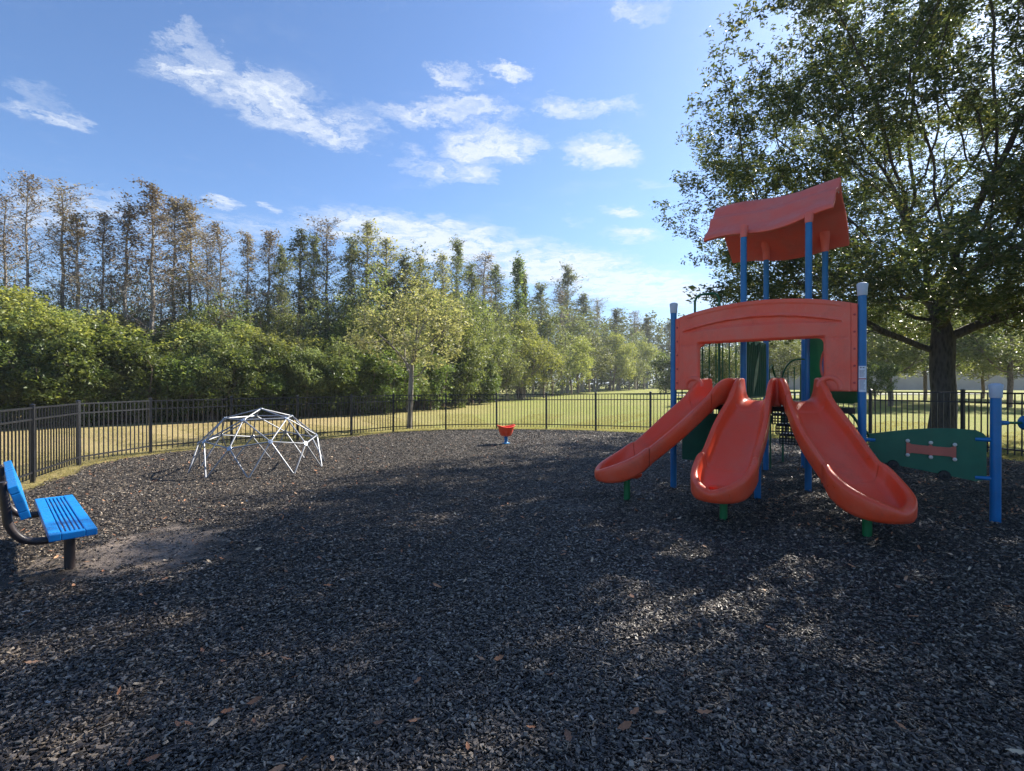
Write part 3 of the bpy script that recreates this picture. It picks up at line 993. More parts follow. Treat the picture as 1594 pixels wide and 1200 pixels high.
dk = MB().add(*prism([(-1.1, .03), (1.1, .03), (.42, .80), (-.40, .80)], 1.28, 1.35)).obj('deck', M['black'], play, smooth=False, bevel=.006)
MB().add(*prism([(-.40, .803), (.42, .803), (.42, 2.28), (-.42, 2.28)], 1.28, 1.35)).obj('deck', M['black'], play, smooth=False, bevel=.006)


def perforated(u0, u1, z0, z1, y, nu, nz, th=.012):
    """plate with round-ish holes, built as a lattice of strips"""
    mb = MB()
    for i in range(nu + 1):
        u = u0 + (u1 - u0) * i / nu; mb.box((u, y, (z0 + z1) / 2), (.020, th, z1 - z0))
    for j in range(nz + 1):
        z = z0 + (z1 - z0) * j / nz; mb.box(((u0 + u1) / 2, y + .003, z), (u1 - u0, th, .020))
    return mb


for k in range(3):
    z1 = 1.13 - k * .20; y0 = 2.42 + k * .28
    st_ = MB().box((.0, y0 + .13, z1 - .018), (.80, .27, .036)).obj('stair_step', M['black'], play, smooth=False, bevel=.004)
    perforated(-.40, .40, z1 - .19, z1 - .04, y0, 16, 3).obj('perforated_riser', M['black'], st_, smooth=False)
perforated(-.42, .42, 1.12, 1.28, 2.30, 17, 3).obj('perforated_riser', M['black'], play, smooth=False)
for u in (-.42, .42):
    MB().tube([(u, 2.4, -.2), (u, 2.4, 1.1)], .017, 8).obj('stair_leg', M['green'], play)
    MB().tube([(u, 2.30, 1.35), (u, 2.32, 1.9), (u, 2.5, 1.98), (u, 3.1, 1.45), (u, 3.3, 1.1), (u, 3.3, -.2)], .018, 8).obj('handrail', M['green'], play)

# barriers -------------------------------------------------------
def bar(pts, rad, name='rail_bar', mat='green', n=8, parent=play): return MB().tube(pts, rad, n).obj(name, M[mat], parent)


def smooth_path(P, n_=8):
    P = [Vector(p) for p in P]; out_ = []
    for i in range(len(P) - 1):
        p0, p1, p2, p3 = P[max(i - 1, 0)], P[i], P[i + 1], P[min(i + 2, len(P) - 1)]
        for k in range(n_):
            t = k / n_
            out_.append(.5 * ((2 * p1) + (p2 - p0) * t + (2 * p0 - 5 * p1 + 4 * p2 - p3) * t * t + (3 * p1 - p0 - 3 * p2 + p3) * t ** 3))
    out_.append(P[-1]); return out_


# left guard of bars between the left post and the platform post
ga, gb = Vector((-1.13, .04, 0)), Vector((-.47, .80, 0))
grd = MB().tube([ga + Vector((0, 0, 1.42)), gb + Vector((0, 0, 1.42))], .016, 8).tube([ga + Vector((0, 0, 2.30)), gb + Vector((0, 0, 2.30))], .016, 8).obj('guard_rail', M['green'], play)
for k in range(9):
    p = ga.lerp(gb, (k + .7) / 9.2)
    bar([p + Vector((0, 0, 1.42)), p + Vector((0, 0, 2.30))], .010, 'guard_bar', parent=grd, n=6)
# side panel of ribbed cane shapes
sp_ = MB().box((-.445, 1.53, 1.88), (.02, 1.26, .94)).obj('side_panel', M['greenpanel'], play, smooth=False, bevel=.006)
for k in range(11):
    y = .98 + k * .11
    zt = 2.30 + .03 * math.sin(k * 2.1)
    MB().tube([(-.425, y + .012 * math.sin(z_ * 9 + k), z_) for z_ in np.linspace(1.44, zt, 9)], [.016 * (1.25 if j % 3 == 0 else 1) for j in range(9)], 8).obj('cane_rib', M['green'], sp_)
V, F = [], []
for i in range(9):
    t = i / 8; wv = .09 * math.sin(math.pi * t) ** .8
    V += [(-.405, 1.3 + .35 * t - wv * .8, 1.46 + .72 * t + wv * .3), (-.400, 1.3 + .35 * t, 1.46 + .72 * t), (-.405, 1.3 + .35 * t + wv * .8, 1.46 + .72 * t - wv * .3)]
for i in range(8): F += [(3 * i, 3 * i + 1, 3 * i + 4, 3 * i + 3), (3 * i + 1, 3 * i + 2, 3 * i + 5, 3 * i + 4)]
MB().add(V, F).obj('leaf_relief', M['green'], sp_)
# right side panel with a round opening and an orange ring
pa, pb = Vector((.48, .82, 0)), Vector((1.12, .06, 0))
du = (pb - pa).normalized(); Lp = (pb - pa).length
V, F = [], []
cc = (Lp * .52, 1.90); rh = .27; nseg = 40
for i in range(nseg):
    q = 2 * math.pi * i / nseg; cxq, czq = math.cos(q), math.sin(q)
    sx = min((Lp - cc[0]) / cxq if cxq > 1e-6 else 1e9, (0 - cc[0]) / cxq if cxq < -1e-6 else 1e9, (2.32 - cc[1]) / czq if czq > 1e-6 else 1e9, (1.40 - cc[1]) / czq if czq < -1e-6 else 1e9)
    for rad_ in (rh, sx):
        for off in (-.008, .008):
            nrm = Vector((-du.y, du.x, 0)) * off
            p = pa + du * (cc[0] + rad_ * cxq) + Vector((0, 0, cc[1] + rad_ * czq)) + nrm
            V.append(p)
for i in range(nseg):
    j = (i + 1) % nseg
    F += [(4 * i, 4 * j, 4 * j + 2, 4 * i + 2), (4 * i + 1, 4 * i + 3, 4 * j + 3, 4 * j + 1), (4 * i, 4 * i + 1, 4 * j + 1, 4 * j), (4 * i + 2, 4 * j + 2, 4 * j + 3, 4 * i + 3)]
bp_ = MB().add(V, F).obj('bubble_panel', M['footgreen'], play, angle=35)
MB().tube([pa + du * (cc[0] + rh * math.cos(q)) + Vector((0, 0, cc[1] + rh * math.sin(q))) for q in np.linspace(0, 2 * math.pi, 40, endpoint=False)], .016, 8, closed=True).obj('window_ring', M['plate'], bp_)
# rear arched guard
ar = MB().tube(smooth_path([(-.22, 2.30, 1.38), (-.20, 2.30, 1.80), (-.08, 2.30, 2.02), (.10, 2.30, 2.06), (.24, 2.30, 1.98), (.34, 2.30, 1.80), (.36, 2.30, 1.38)], 6), .014, 8).obj('arched_guard', M['green'], play)
for k in range(5):
    u = -.12 + k * .095; bar([(u, 2.30, 1.38), (u, 2.30, 1.98 - .05 * abs(k - 2))], .009, 'guard_bar', parent=ar, n=6)
# loop of the climber rising behind the panel
bar(smooth_path([(-1.20, .92, -.2), (-1.20, .92, 1.4), (-1.20, .92, 2.85), (-1.19, .92, 3.02), (-1.13, .92, 3.09), (-1.0, .92, 3.10), (-.88, .92, 3.09), (-.82, .92, 3.02), (-.81, .92, 2.85), (-.81, .92, 1.4), (-.81, .92, -.2)], 6), .019, 'climber_loop', n=10)
for k in range(5): bar([(-1.20, .92, .3 + .25 * k), (-.81, .92, .3 + .25 * k)], .014, 'climber_rung')
# lower dark green play panel under the left of the deck
MB().box((-.60, .06, .87), (.92, .018, .70)).obj('lower_panel', M['greenpanel'], play, smooth=False, bevel=.006)
# green hoops climbing to the right of the deck
for (a0, hh) in ((-.44, .26),):
    bar(smooth_path([(1.42 + a0, .35, -.1), (1.42 + a0, .35, .75), (1.45 + a0, .37, .75 + hh), (1.54 + a0, .44, .82 + hh), (1.63 + a0, .5, .72 + hh), (1.68 + a0, .55, .6), (1.69 + a0, .56, -.1)], 6), .016, 'climber_hoop')
bar(smooth_path([(.85, .45, 1.30), (.98, .48, 1.27), (1.08, .50, 1.12), (1.12, .50, .9), (1.13, .50, -.1)], 6), .016, 'climber_hoop')

# roof -----------------------------------------------------------
RPROF = [(-.655, 3.955), (-.64, 4.005), (-.58, 4.06), (-.50, 4.13), (-.43, 4.205), (-.385, 4.31), (-.345, 4.372), (-.28, 4.392), (-.21, 4.425), (-.15, 4.51), (-.10, 4.58), (-.05, 4.635), (0, 4.655),
         (.05, 4.635), (.11, 4.57), (.20, 4.47), (.30, 4.385), (.38, 4.345), (.46, 4.27), (.56, 4.17), (.68, 4.07), (.80, 3.98), (.90, 3.90), (.925, 3.86)]
ts = np.linspace(-1.06, .74, 60)
V = []; F = []
for i, a in enumerate(ts):
    q = (a + 1.06) / 1.80
    sag = .028 * math.sin(q * 2 * math.pi * 1.15 + .5) + .035 * max(0, q - .72) / .28
    for j, (yy, zz) in enumerate(RPROF):
        f = min(1, abs(yy) / .65)
        wob = .022 * f * math.sin(q * 7.5 + j * .35) + (.075 * f * ssf(.35, 1, q) if yy < 0 else 0)
        bulge = .008 * math.sin(j * .62 + 2) * ssf(.40, .5, abs(q - .5))
        V.append((a + bulge * (-1 if q < .5 else 1), 1.545 + yy * (1 - .05 * math.sin(q * 5 + 1)), zz + sag * (1 - .3 * f) + wob))
k = len(RPROF)
for i in range(len(ts) - 1):
    for j in range(k - 1): F.append((i * k + j, (i + 1) * k + j, (i + 1) * k + j + 1, i * k + j + 1))
roof = MB().add(V, F).obj('roof', M['roofred'], play, angle=75)
bm = bmesh.new(); bm.from_mesh(roof.data)
if sum(f.normal.z for f in bm.faces) < 0: bmesh.ops.reverse_faces(bm, faces=bm.faces)
bm.to_mesh(roof.data); bm.free()
md = roof.modifiers.new('solid', 'SOLIDIFY'); md.thickness = .06; md.offset = -1
md = roof.modifiers.new('bev', 'BEVEL'); md.width = .012; md.segments = 2; md.limit_method = 'ANGLE'; md.angle_limit = R(50)
for (u, y) in ((-.42, .84), (.45, .85), (-.45, 2.23), (.43, 2.25)):
    yc = y - 1.545; zr = float(np.interp(yc, [p[0] for p in RPROF], [p[1] for p in RPROF]))
    if y < 1.5:
        V = [(u, y, 3.885 if u < 0 else 3.93, .050), (u, y, 3.96, .054), (u, y + .04, 4.06, .060)]
    else: V = [(u, y, 3.80, .052), (u, y, 3.95, .062), (u, y - .06, 4.12, .085)]
    MB().tube([v[:3] for v in V], [v[3] for v in V], 16).obj('post_socket', M['roofred'], roof)
MB().lathe([(.001, .01), (.012, .008), (.014, 0)], 10).obj('bolt', M['bolt'], roof, loc=(.725, 1.43, 4.46), rot=(0, R(90), 0))

# right end: short post, green play panel -------------------------
sp_u, sp_y = w2loc(5.23, 5.45)
pr2 = blue_post(sp_u, sp_y, 1.57, label='short blue post at the right end of the green panel', rad=.0475)
A = Vector((1.17, 0, 0)); B = Vector((sp_u, sp_y, 0)); dd = (B - A); Lg = dd.length; dd.normalize(); nn = Vector((dd.y, -dd.x, 0))
if nn.y > 0: nn = -nn


def gp(s, z, off=0.0): return A + dd * s + nn * off + Vector((0, 0, z))


top = [(t, 1.035 + .115 * math.sin(min(1, t / (Lg * .72)) * math.pi / 2) - .02 * max(0, t / Lg - .7) / .3) for t in np.linspace(.07, Lg - .10, 18)]
bot = [(t, .76 - .21 * (t / Lg) ** 1.0) for t in np.linspace(.07, Lg - .10, 18)]
top[-1] = (top[-1][0] - .0, top[-1][1] - .03); bot[-1] = (bot[-1][0], bot[-1][1] + .03)
ring = top + [(Lg - .075, 1.07), (Lg - .075, .60)] + bot[::-1]
V = [gp(s, z, .011) for s, z in ring] + [gp(s, z, -.011) for s, z in ring]; n_ = len(ring)
gpan = MB().add(V, [tuple(range(n_)), tuple(range(2 * n_ - 1, n_ - 1, -1))] + [(i, n_ + i, n_ + (i + 1) % n_, (i + 1) % n_) for i in range(n_)]).obj('activity_panel', M['greenpanel'], play, smooth=False)
c0, c1 = .42, .86
ring = [(c0, .985), (c0 + .05, .955), (c0 + .20, .952), (c0 + .22, .975), (c0 + .24, .952), (c1 - .05, .955), (c1, .985), (c1, .83), (c1 - .05, .857), (c0 + .24, .855), (c0 + .22, .835), (c0 + .20, .855), (c0 + .05, .857), (c0, .83)]
ring = [(s, z - (s - c0) * .05) for s, z in ring]
V = [gp(s, z, .013) for s, z in ring] + [gp(s, z, .028) for s, z in ring]; n_ = len(ring)
plate = MB().add(V, [tuple(range(n_)), tuple(range(2 * n_ - 1, n_ - 1, -1))] + [(i, n_ + i, n_ + (i + 1) % n_, (i + 1) % n_) for i in range(n_)]).obj('red_plate', M['plate'], gpan, smooth=False)
ang_n = math.atan2(nn.y, nn.x)
for s in (c0 + .012, c0 + .22, c1 - .012):
    for z in (.992, .828):
        MB().lathe([(.001, .014), (.012, .013), (.019, .008), (.021, 0), (.021, -.002)], 14).obj('bolt_cap', M['bolt'], gpan, loc=gp(s, z - (s - c0) * .05, .029), rot=(0, R(90), ang_n))
for s in (.30, .76):
    z = .76 - .21 * (s / Lg) - .005
    MB().lathe([(.012, .022), (.014, .016), (.03, .014), (.032, .022), (.050, .022), (.055, .015), (.055, -.02)], 22).obj('toy_wheel', M['black'], gpan, loc=gp(s, z, .014), rot=(0, R(90), ang_n))
for (s0_, s1_, z) in ((0.02, .13, .98), (Lg - .02, Lg - .17, 1.04), (Lg - .02, Lg - .17, .62), (0.02, .13, .80)):
    MB().tube([gp(s0_, z, .0), gp(s0_ + (s1_ - s0_) * .6, z, .004), gp(s1_, z, .006)], [.026, .022, .019], 12).obj('panel_clamp', M['blue'], play)
# arm and ball going on to the right of the short post
E = Vector((dd.x, dd.y, 0)); F_ = Vector((math.cos(-PR), math.sin(-PR), 0))
arm0 = B + Vector((0, 0, 1.225)); armd = (F_ * 1.0 + Vector((0, 0, 0))).normalized()
MB().tube([arm0, arm0 + armd * .13], [.030, .022], 12).obj('arm_clamp', M['blue'], play)
MB().tube([arm0 + armd * .10, arm0 + armd * 1.1], .014, 10).obj('spinner_arm', M['green'], play)
prof = [(.001, .085), (.05, .078), (.078, .05), (.09, 0), (.078, -.05), (.05, -.078), (.001, -.085)]
MB().lathe(prof, 24).obj('spinner_ball', M['blue'], play, loc=arm0 + armd * .36, rot=(0, R(90), -PR))
MB().lathe(prof, 24).obj('spinner_ball', M['blue'], play, loc=arm0 + armd * .62, rot=(0, R(90), -PR))
Bn = B + armd * 1.15
blue_post(Bn.x, Bn.y, 1.57, rad=.0475)

# ------------------------------------------------------------------ geodesic climber
DC = Vector((-4.82, 9.68, 0)); DR = 1.18
dome = thing('dome_climber', 'silver steel geodesic dome climber standing on the mulch', 'climber', (DC.x, DC.y, gz(DC.x, DC.y) - .01))
ic = [Vector((0, 0, 1))]
for k in range(5): ic.append(Vector((math.cos(R(-91 + 72 * k)) * .8944, math.sin(R(-91 + 72 * k)) * .8944, .4472)))
for k in range(5): ic.append(Vector((math.cos(R(-55 + 72 * k)) * .8944, math.sin(R(-55 + 72 * k)) * .8944, -.4472)))
ed = [(i, j) for i in range(11) for j in range(i + 1, 11) if (ic[i] - ic[j]).length < 1.06]
mid = {}
for (i, j) in ed: mid[(i, j)] = ((ic[i] + ic[j]) / 2).normalized()
nodes = [v for v in ic if v.z > -.05] + [v for v in mid.values() if v.z > -.05]
nodes = [v for k, v in enumerate(nodes)]
dmax = .63
segs = [(a, b) for i, a in enumerate(nodes) for b in nodes[i + 1:] if (a - b).length < dmax and not (a.z < .02 and b.z < .02)]


def dpt(v): return Vector((v.x * DR, v.y * DR, v.z * DR * .965))


for a, b in segs:
    p, q = dpt(a), dpt(b); d = (q - p)
    e0 = p + d * .035; e1 = q - d * .035
    if a.z < .02: e0 = p - d * .06
    if b.z < .02: e1 = q + d * .06
    tube_r = [.008, .0132, .0132, .008]
    MB().tube([e0, e0 + d * .05, e1 - d * .05, e1], tube_r, 8).obj('strut', M['galv'], dome)
for v in nodes:
    p = dpt(v)
    if v.z > .02:
        q = v.to_track_quat('Z', 'Y').to_euler()
        MB().lathe([(.001, .020), (.008, .020), (.010, .010), (.040, .007), (.043, 0), (.040, -.007), (.009, -.010), (.009, -.03), (.001, -.03)], 12).obj('joint', M['node'], dome, loc=p, rot=q)
    else: MB().tube([p + Vector((0, 0, -.06)), p + Vector((0, 0, .03))], .020, 8).obj('foot', M['galv'], dome)

# ------------------------------------------------------------------ bucket seat
sx, sy = -.16, 13.45
seat = thing('spinner_seat', 'small red bowl seat on a short blue post', 'spinner seat', (sx, sy, gz(sx, sy)), R(20))
MB().tube([(0, 0, -.15), (0, 0, .06), (0, 0, .22)], [.05, .046, .046], 16).obj('post', M['blue'], seat)
MB().lathe([(.10, .0), (.11, .018), (.06, .035), (.05, .05)], 18).obj('base_collar', M['blue'], seat)
V = []; F = []
prof = [(.05, .20), (.12, .21), (.155, .25), (.19, .34), (.215, .425), (.245, .455), (.25, .475), (.235, .482), (.205, .47), (.185, .43), (.165, .35), (.13, .275), (.07, .255), (.001, .25)]
ns = 28
for r_, z in prof:
    for k in range(ns):
        q = 2 * math.pi * k / ns
        lift = (.028 * math.cos(2 * q)) * ssf(.3, .46, z)
        V.append((r_ * math.cos(q) * 1.0, r_ * math.sin(q) * .92, z + lift))
for i in range(len(prof) - 1):
    for k in range(ns): F.append((i * ns + k, i * ns + (k + 1) % ns, (i + 1) * ns + (k + 1) % ns, (i + 1) * ns + k))
MB().add(V, F).obj('bowl', M['orange'], seat, angle=60)

# ------------------------------------------------------------------ bench
bl = Vector((-.7193, .6947, 0)); bd = Vector((.6947, .7193, 0)); bA = Vector((-3.66, 3.98, 0))
bench = thing('park_bench', 'blue slatted park bench on dark metal legs at the left edge', 'bench', (bA.x, bA.y, 0), math.atan2(bl.y, bl.x))
# local x runs along the bench, local y = -depth direction? (rotate +90 from x)
yl = Vector((-bl.y, bl.x, 0)); sgn = 1 if yl.dot(bd) > 0 else -1      # sgn: front of the seat
BZ = gz(bA.x, bA.y) - .02
BL, BDp, SH = 1.83, .30, .425 + BZ * .5


def BB(mb, x0, x1, d0, d1, z0, z1): return mb.box(((x0 + x1) / 2, sgn * (d0 + d1) / 2, (z0 + z1) / 2), (x1 - x0, abs(d1 - d0), z1 - z0))


fr_ = MB()
BB(fr_, 0, BL, 0, .075, SH - .055, SH); BB(fr_, 0, BL, .225, BDp, SH - .055, SH)
BB(fr_, 0, .07, .0755, .2245, SH - .055, SH - .001); BB(fr_, BL - .07, BL, .0755, .2245, SH - .055, SH - .001)
BB(fr_, BL * .5 - .02, BL * .5 + .02, .0755, .2245, SH - .05, SH - .012)
so = fr_.obj('seat', M['benchblue'], bench, smooth=False, bevel=.007)
for k in range(5):
    d0 = .083 + k * .0285
    BB(MB(), .07, BL - .07, d0, d0 + .0175, SH - .030, SH - .002).obj('slat', M['benchblue'], so, smooth=False, bevel=.004)
# backrest: a leaning hollow box with slots
lean = Matrix.Rotation(sgn * -R(-16) * -1, 3, 'X')
bo = thing_parent = None
back_c = Vector((BL / 2, sgn * -.165, .735))
ML = Matrix.Rotation(sgn * R(16), 3, 'X')
fb = MB()
def LB(mb, x0, x1, a0, a1, t0, t1):
    c = Vector(((x0 + x1) / 2 - BL / 2, sgn * (t0 + t1) / 2, (a0 + a1) / 2))
    return mb.box(back_c + ML @ c, (x1 - x0, abs(t1 - t0), a1 - a0), ML)
LB(fb, 0, BL, .075, .135, -.03, .03); LB(fb, 0, BL, -.135, -.075, -.03, .03)
LB(fb, 0, .07, -.0745, .0745, -.029, .029); LB(fb, BL - .07, BL, -.0745, .0745, -.029, .029)
bk = fb.obj('backrest', M['benchblue'], bench, smooth=False, bevel=.007)
for k in range(5):
    a0 = -.067 + k * .0285
    LB(MB(), .07, BL - .07, a0, a0 + .0175, .008, .030).obj('slat', M['benchblue'], bk, smooth=False, bevel=.004)
for xx in (.32, BL - .32):
    lg = MB().tube([(xx, sgn * .15, -.2), (xx, sgn * .15, SH - .056)], .038, 18).obj('leg', M['brown'], bench)
    pts = smooth_path([(xx - .03, sgn * .26, SH - .086), (xx - .03, sgn * .12, SH - .086), (xx - .03, sgn * -.02, SH - .10), (xx - .03, sgn * -.14, SH - .06), (xx - .03, sgn * -.215, SH + .06), (xx - .03, sgn * -.235, SH + .22), (xx - .03, sgn * -.255, SH + .42)], 7)
    MB().tube(pts, .030, 16).obj('back_support', M['brown'], bench)

# ------------------------------------------------------------------ trees
def colonise(att, nodes0, par0, step, infl, kill, iters, trop=(0, 0, 0), seed=0):
    rg = np.random.default_rng(seed)
    cap = 20000
    P = np.zeros((cap, 3)); par = np.full(cap, -1, dtype=int)
    n = len(nodes0); P[:n] = nodes0; par[:n] = par0
    att = np.array(att); best = np.full(len(att), 1e9); bi = np.zeros(len(att), dtype=int)
    new = np.arange(n)
    trop = np.array(trop)
    kids = {}
    for it in range(iters):
        if len(att) == 0 or n >= cap - 600: break
        for c0_ in range(0, len(new), 512):
            nn_ = new[c0_:c0_ + 512]
            D = np.linalg.norm(att[:, None, :] - P[nn_][None], axis=2)
            j = D.argmin(1); d = D[np.arange(len(att)), j]
            up = d < best; best[up] = d[up]; bi[up] = nn_[j[up]]
        keep = best > kill
        att, best, bi = att[keep], best[keep], bi[keep]
        use = best < infl
        if not use.any(): break
        ids = bi[use]; dirs = att[use] - P[ids]; dirs /= np.linalg.norm(dirs, axis=1)[:, None] + 1e-9
        u, inv = np.unique(ids, return_inverse=True)
        S = np.zeros((len(u), 3)); np.add.at(S, inv, dirs)
        S /= np.linalg.norm(S, axis=1)[:, None] + 1e-9
        S += trop + rg.normal(0, .16, S.shape)
        S /= np.linalg.norm(S, axis=1)[:, None] + 1e-9
        c = P[u] + S * step
        good = np.array([kids.get(int(q), 0) < 3 for q in u])
        u, c = u[good], c[good]
        if len(u) == 0: break
        for q in u: kids[int(q)] = kids.get(int(q), 0) + 1
        P[n:n + len(u)] = c; par[n:n + len(u)] = u
        new = np.arange(n, n + len(u)); n += len(u)
    return P[:n], par[:n]


def radii(P, par, r_tip, r_root):
    n = len(P); ch = np.zeros(n)
    tips = np.ones(n, bool); tips[par[par >= 0]] = False
    ch[tips] = 1
    for i in range(n - 1, 0, -1): ch[par[i]] += ch[i]
    e = math.log(max(2, ch[0])) / math.log(r_root / r_tip)
    return r_tip * ch ** (1 / e), ch


def wood(P, par, rad, thick_sides=9, flare=0.0, min_r=0.0):
    n = len(P); kids = [[] for _ in range(n)]
    for i in range(1, n): kids[par[i]].append(i)
    mb = MB(); Vs = []; Fs = []; base = 0
    stack = [(0, None)]
    while stack:
        s, pr = stack.pop()
        chain = [pr, s] if pr is not None else [s]
        cur = s
        while kids[cur]:
            ks = sorted(kids[cur], key=lambda k: -rad[k])
            for k in ks[1:]: stack.append((k, cur))
            cur = ks[0]; chain.append(cur)
        if len(chain) < 2 or rad[chain[-2 if pr is None else 1]] < min_r: continue
        rr_ = [rad[c] for c in chain]
        if pr is not None: rr_[0] = rr_[1]
        if len(chain) >= 4:          # smooth the chain a little
            Q = P[chain].copy(); Q[1:-1] = .5 * Q[1:-1] + .25 * (Q[:-2] + Q[2:])
        else: Q = P[chain]
        mr = max(rr_); ns_ = thick_sides if mr > .06 else (5 if mr > .02 else 3)
        m = len(chain)
        T = np.gradient(Q, axis=0) if m > 1 else np.array([[0, 0, 1]])
        T /= np.linalg.norm(T, axis=1)[:, None] + 1e-9
        up_ = np.array([0, 0, 1.0]) if abs(T[0][2]) < .9 else np.array([1.0, 0, 0])
        ang_ = np.arange(ns_) * 2 * math.pi / ns_
        V = []
        for i in range(m):
            a = up_ - T[i] * up_.dot(T[i]); a /= np.linalg.norm(a) + 1e-9; b = np.cross(T[i], a); up_ = a
            r_ = rr_[i]
            if flare and pr is None and i < 4: r_ *= 1 + flare * (1 - i / 4) ** 2
            jit = 1 + (.05 * np.sin(ang_ * 3 + i * .7) if mr > .06 else 0)
            V.append(Q[i] + (np.outer(np.cos(ang_), a) + np.outer(np.sin(ang_), b)) * (r_ * jit)[:, None] if mr > .06 else Q[i] + (np.outer(np.cos(ang_), a) + np.outer(np.sin(ang_), b)) * r_)
        V = np.concatenate(V)
        i_ = np.arange(m - 1)[:, None] * ns_; k_ = np.arange(ns_)[None, :]; k2 = (k_ + 1) % ns_
        F = np.stack([i_ + k_, i_ + k2, i_ + ns_ + k2, i_ + ns_ + k_], -1).reshape(-1, 4) + base
        Vs.append(V); Fs.append(F); base += len(V)
    return np.concatenate(Vs), np.concatenate(Fs)


def leaves(C, size, seed=0, up=.5, aspect=.42, sj=.3, droop=0.0, fold=.12):
    """one folded blade (two triangles) per centre"""
    rg = np.random.default_rng(seed); n = len(C)
    a = rg.normal(size=(n, 3)); a[:, 2] = a[:, 2] * .5 - droop; a /= np.linalg.norm(a, axis=1)[:, None]
    nrm = rg.normal(size=(n, 3)); nrm[:, 2] = np.abs(nrm[:, 2]) + up
    nrm -= a * (nrm * a).sum(1)[:, None]; nrm /= np.linalg.norm(nrm, axis=1)[:, None]
    b = np.cross(nrm, a)
    s = size * np.exp(rg.normal(0, sj, n))[:, None]
    V = np.stack([C - a * s * .5, C + b * s * aspect * .5 + nrm * s * fold, C + a * s * .5, C - b * s * aspect * .5 + nrm * s * fold], 1).reshape(-1, 3)
    i = np.arange(n)[:, None] * 4
    F = np.concatenate([i + [0, 1, 2], i + [0, 2, 3]], 1).reshape(-1, 3)
    rnd = np.repeat(rg.random(n), 2)
    return V, F, rnd


def clumps(P, k, spread, seed=0, flat=.7):
    rg = np.random.default_rng(seed)
    C = np.repeat(P, k, 0); off = rg.normal(size=(len(C), 3)) * spread; off[:, 2] *= flat
    return C + off


def rosettes(P, total, spread, tight, per, seed, flat=.75):
    """leaf positions gathered in small tufts round the twig ends"""
    rg = np.random.default_rng(seed)
    k = max(1, int(total / per / len(P)))
    T = np.repeat(P, k, 0); off = rg.normal(size=(len(T), 3)) * spread; off[:, 2] *= flat; T = T + off
    C = np.repeat(T, per, 0); return C + rg.normal(size=(len(C), 3)) * tight


def ell_points(n, c, r, seed, hollow=.35, nz=1.1, thr=.0, low=None):
    """points in an uneven crown: an ellipsoid broken up by noise into boughs and gaps"""
    rg = np.random.default_rng(seed); out_ = []
    off = Vector((seed * 3.1, seed * 1.7, seed * .9))
    while len(out_) < n:
        q = rg.normal(size=3); q /= np.linalg.norm(q); rr_ = (hollow ** 3 + (1 - hollow ** 3) * rg.random()) ** (1 / 3)
        lump = 1 + .20 * noise.noise(Vector(q) * 1.9 + off) * 1.6
        p = np.array(c) + q * rr_ * lump * np.array(r)
        if noise.noise(Vector(p) * nz + off) < thr: continue
        if low is not None and p[2] < low: continue
        out_.append(p)
    return np.array(out_)


# --- the big oak behind the fence
OX, OY = 10.55, 12.35
oz = float(g_smooth(OX, OY))
oak = thing('oak_tree', 'large spreading oak tree with thick dark trunk behind the fence on the right', 'tree', (OX, OY, oz))
pads = np.concatenate([ell_points(190, (.3, -.3, 7.2), (6.3, 6.2, 5.1), 3, .40, .5, -.6, 2.9), ell_points(80, (.3, -.2, 3.7), (6.0, 6.0, 1.0), 8, .5, .5, -.6, 2.7)])
rgp = np.random.default_rng(77); att = [ell_points(700, (0, 0, 7.2), (5.2, 5.2, 4.6), 4, .1, .6, -.2, 2.6)]
for c_ in pads:
    a_ = math.atan2(c_[1], c_[0]); ll, ww_ = rgp.uniform(1.0, 2.0), rgp.uniform(.55, .95)
    q = rgp.normal(size=(26, 3)); q /= np.linalg.norm(q, axis=1)[:, None]; q *= rgp.random(26)[:, None] ** .4
    x_ = q[:, 0] * ll; y_ = q[:, 1] * ww_; z_ = q[:, 2] * .38 - .10 * (x_ / ll) ** 2 - .12 * x_
    att.append(np.stack([c_[0] + x_ * math.cos(a_) - y_ * math.sin(a_), c_[1] + x_ * math.sin(a_) + y_ * math.cos(a_), np.maximum(c_[2] + z_, 2.35)], -1))
att = np.concatenate(att)
tr = [(0, 0, -.3)] + [(.02 * math.sin(i), .03 * math.cos(i * 1.3), .2 + .33 * i) for i in range(8)]
tn = [tr[0]] + tr[1:]
par0 = [-1] + list(range(len(tn) - 1))
P, par = colonise(att, tn, par0, .27, 3.2, .37, 80, (0, 0, .04), 1)
rad, ch = radii(P, par, .006, .255)
V, F = wood(P, par, rad, 12, .30)
add_obj('trunk', mesh_np('oak_trunk', V, F, M['oakbark'], True), oak)
tipn = np.where(ch <= 5)[0]
tipn = tipn[P[tipn][:, 2] > 2.0]
C = rosettes(P[tipn], 325000, .17, .05, 9, 4, .7)
# twigs with small rosettes of leaves
V, F, rn = leaves(C, .088, 5, .4, .40, .25)
add_obj('crown', mesh_np('oak_crown', V, F, M['oakleaf'], False, {'rnd': rn}), oak)
# its neighbour, standing just past the right edge of the photograph; its shade falls over the near right mulch
oak2 = thing('oak_tree', 'second spreading oak standing just past the right edge, beside the big oak', 'tree', (15.9, 7.3, float(g_smooth(15.9, 7.3))), 2.1)
for c_ in list(oak.children):
    d_ = c_.copy(); COL.objects.link(d_); d_.parent = oak2

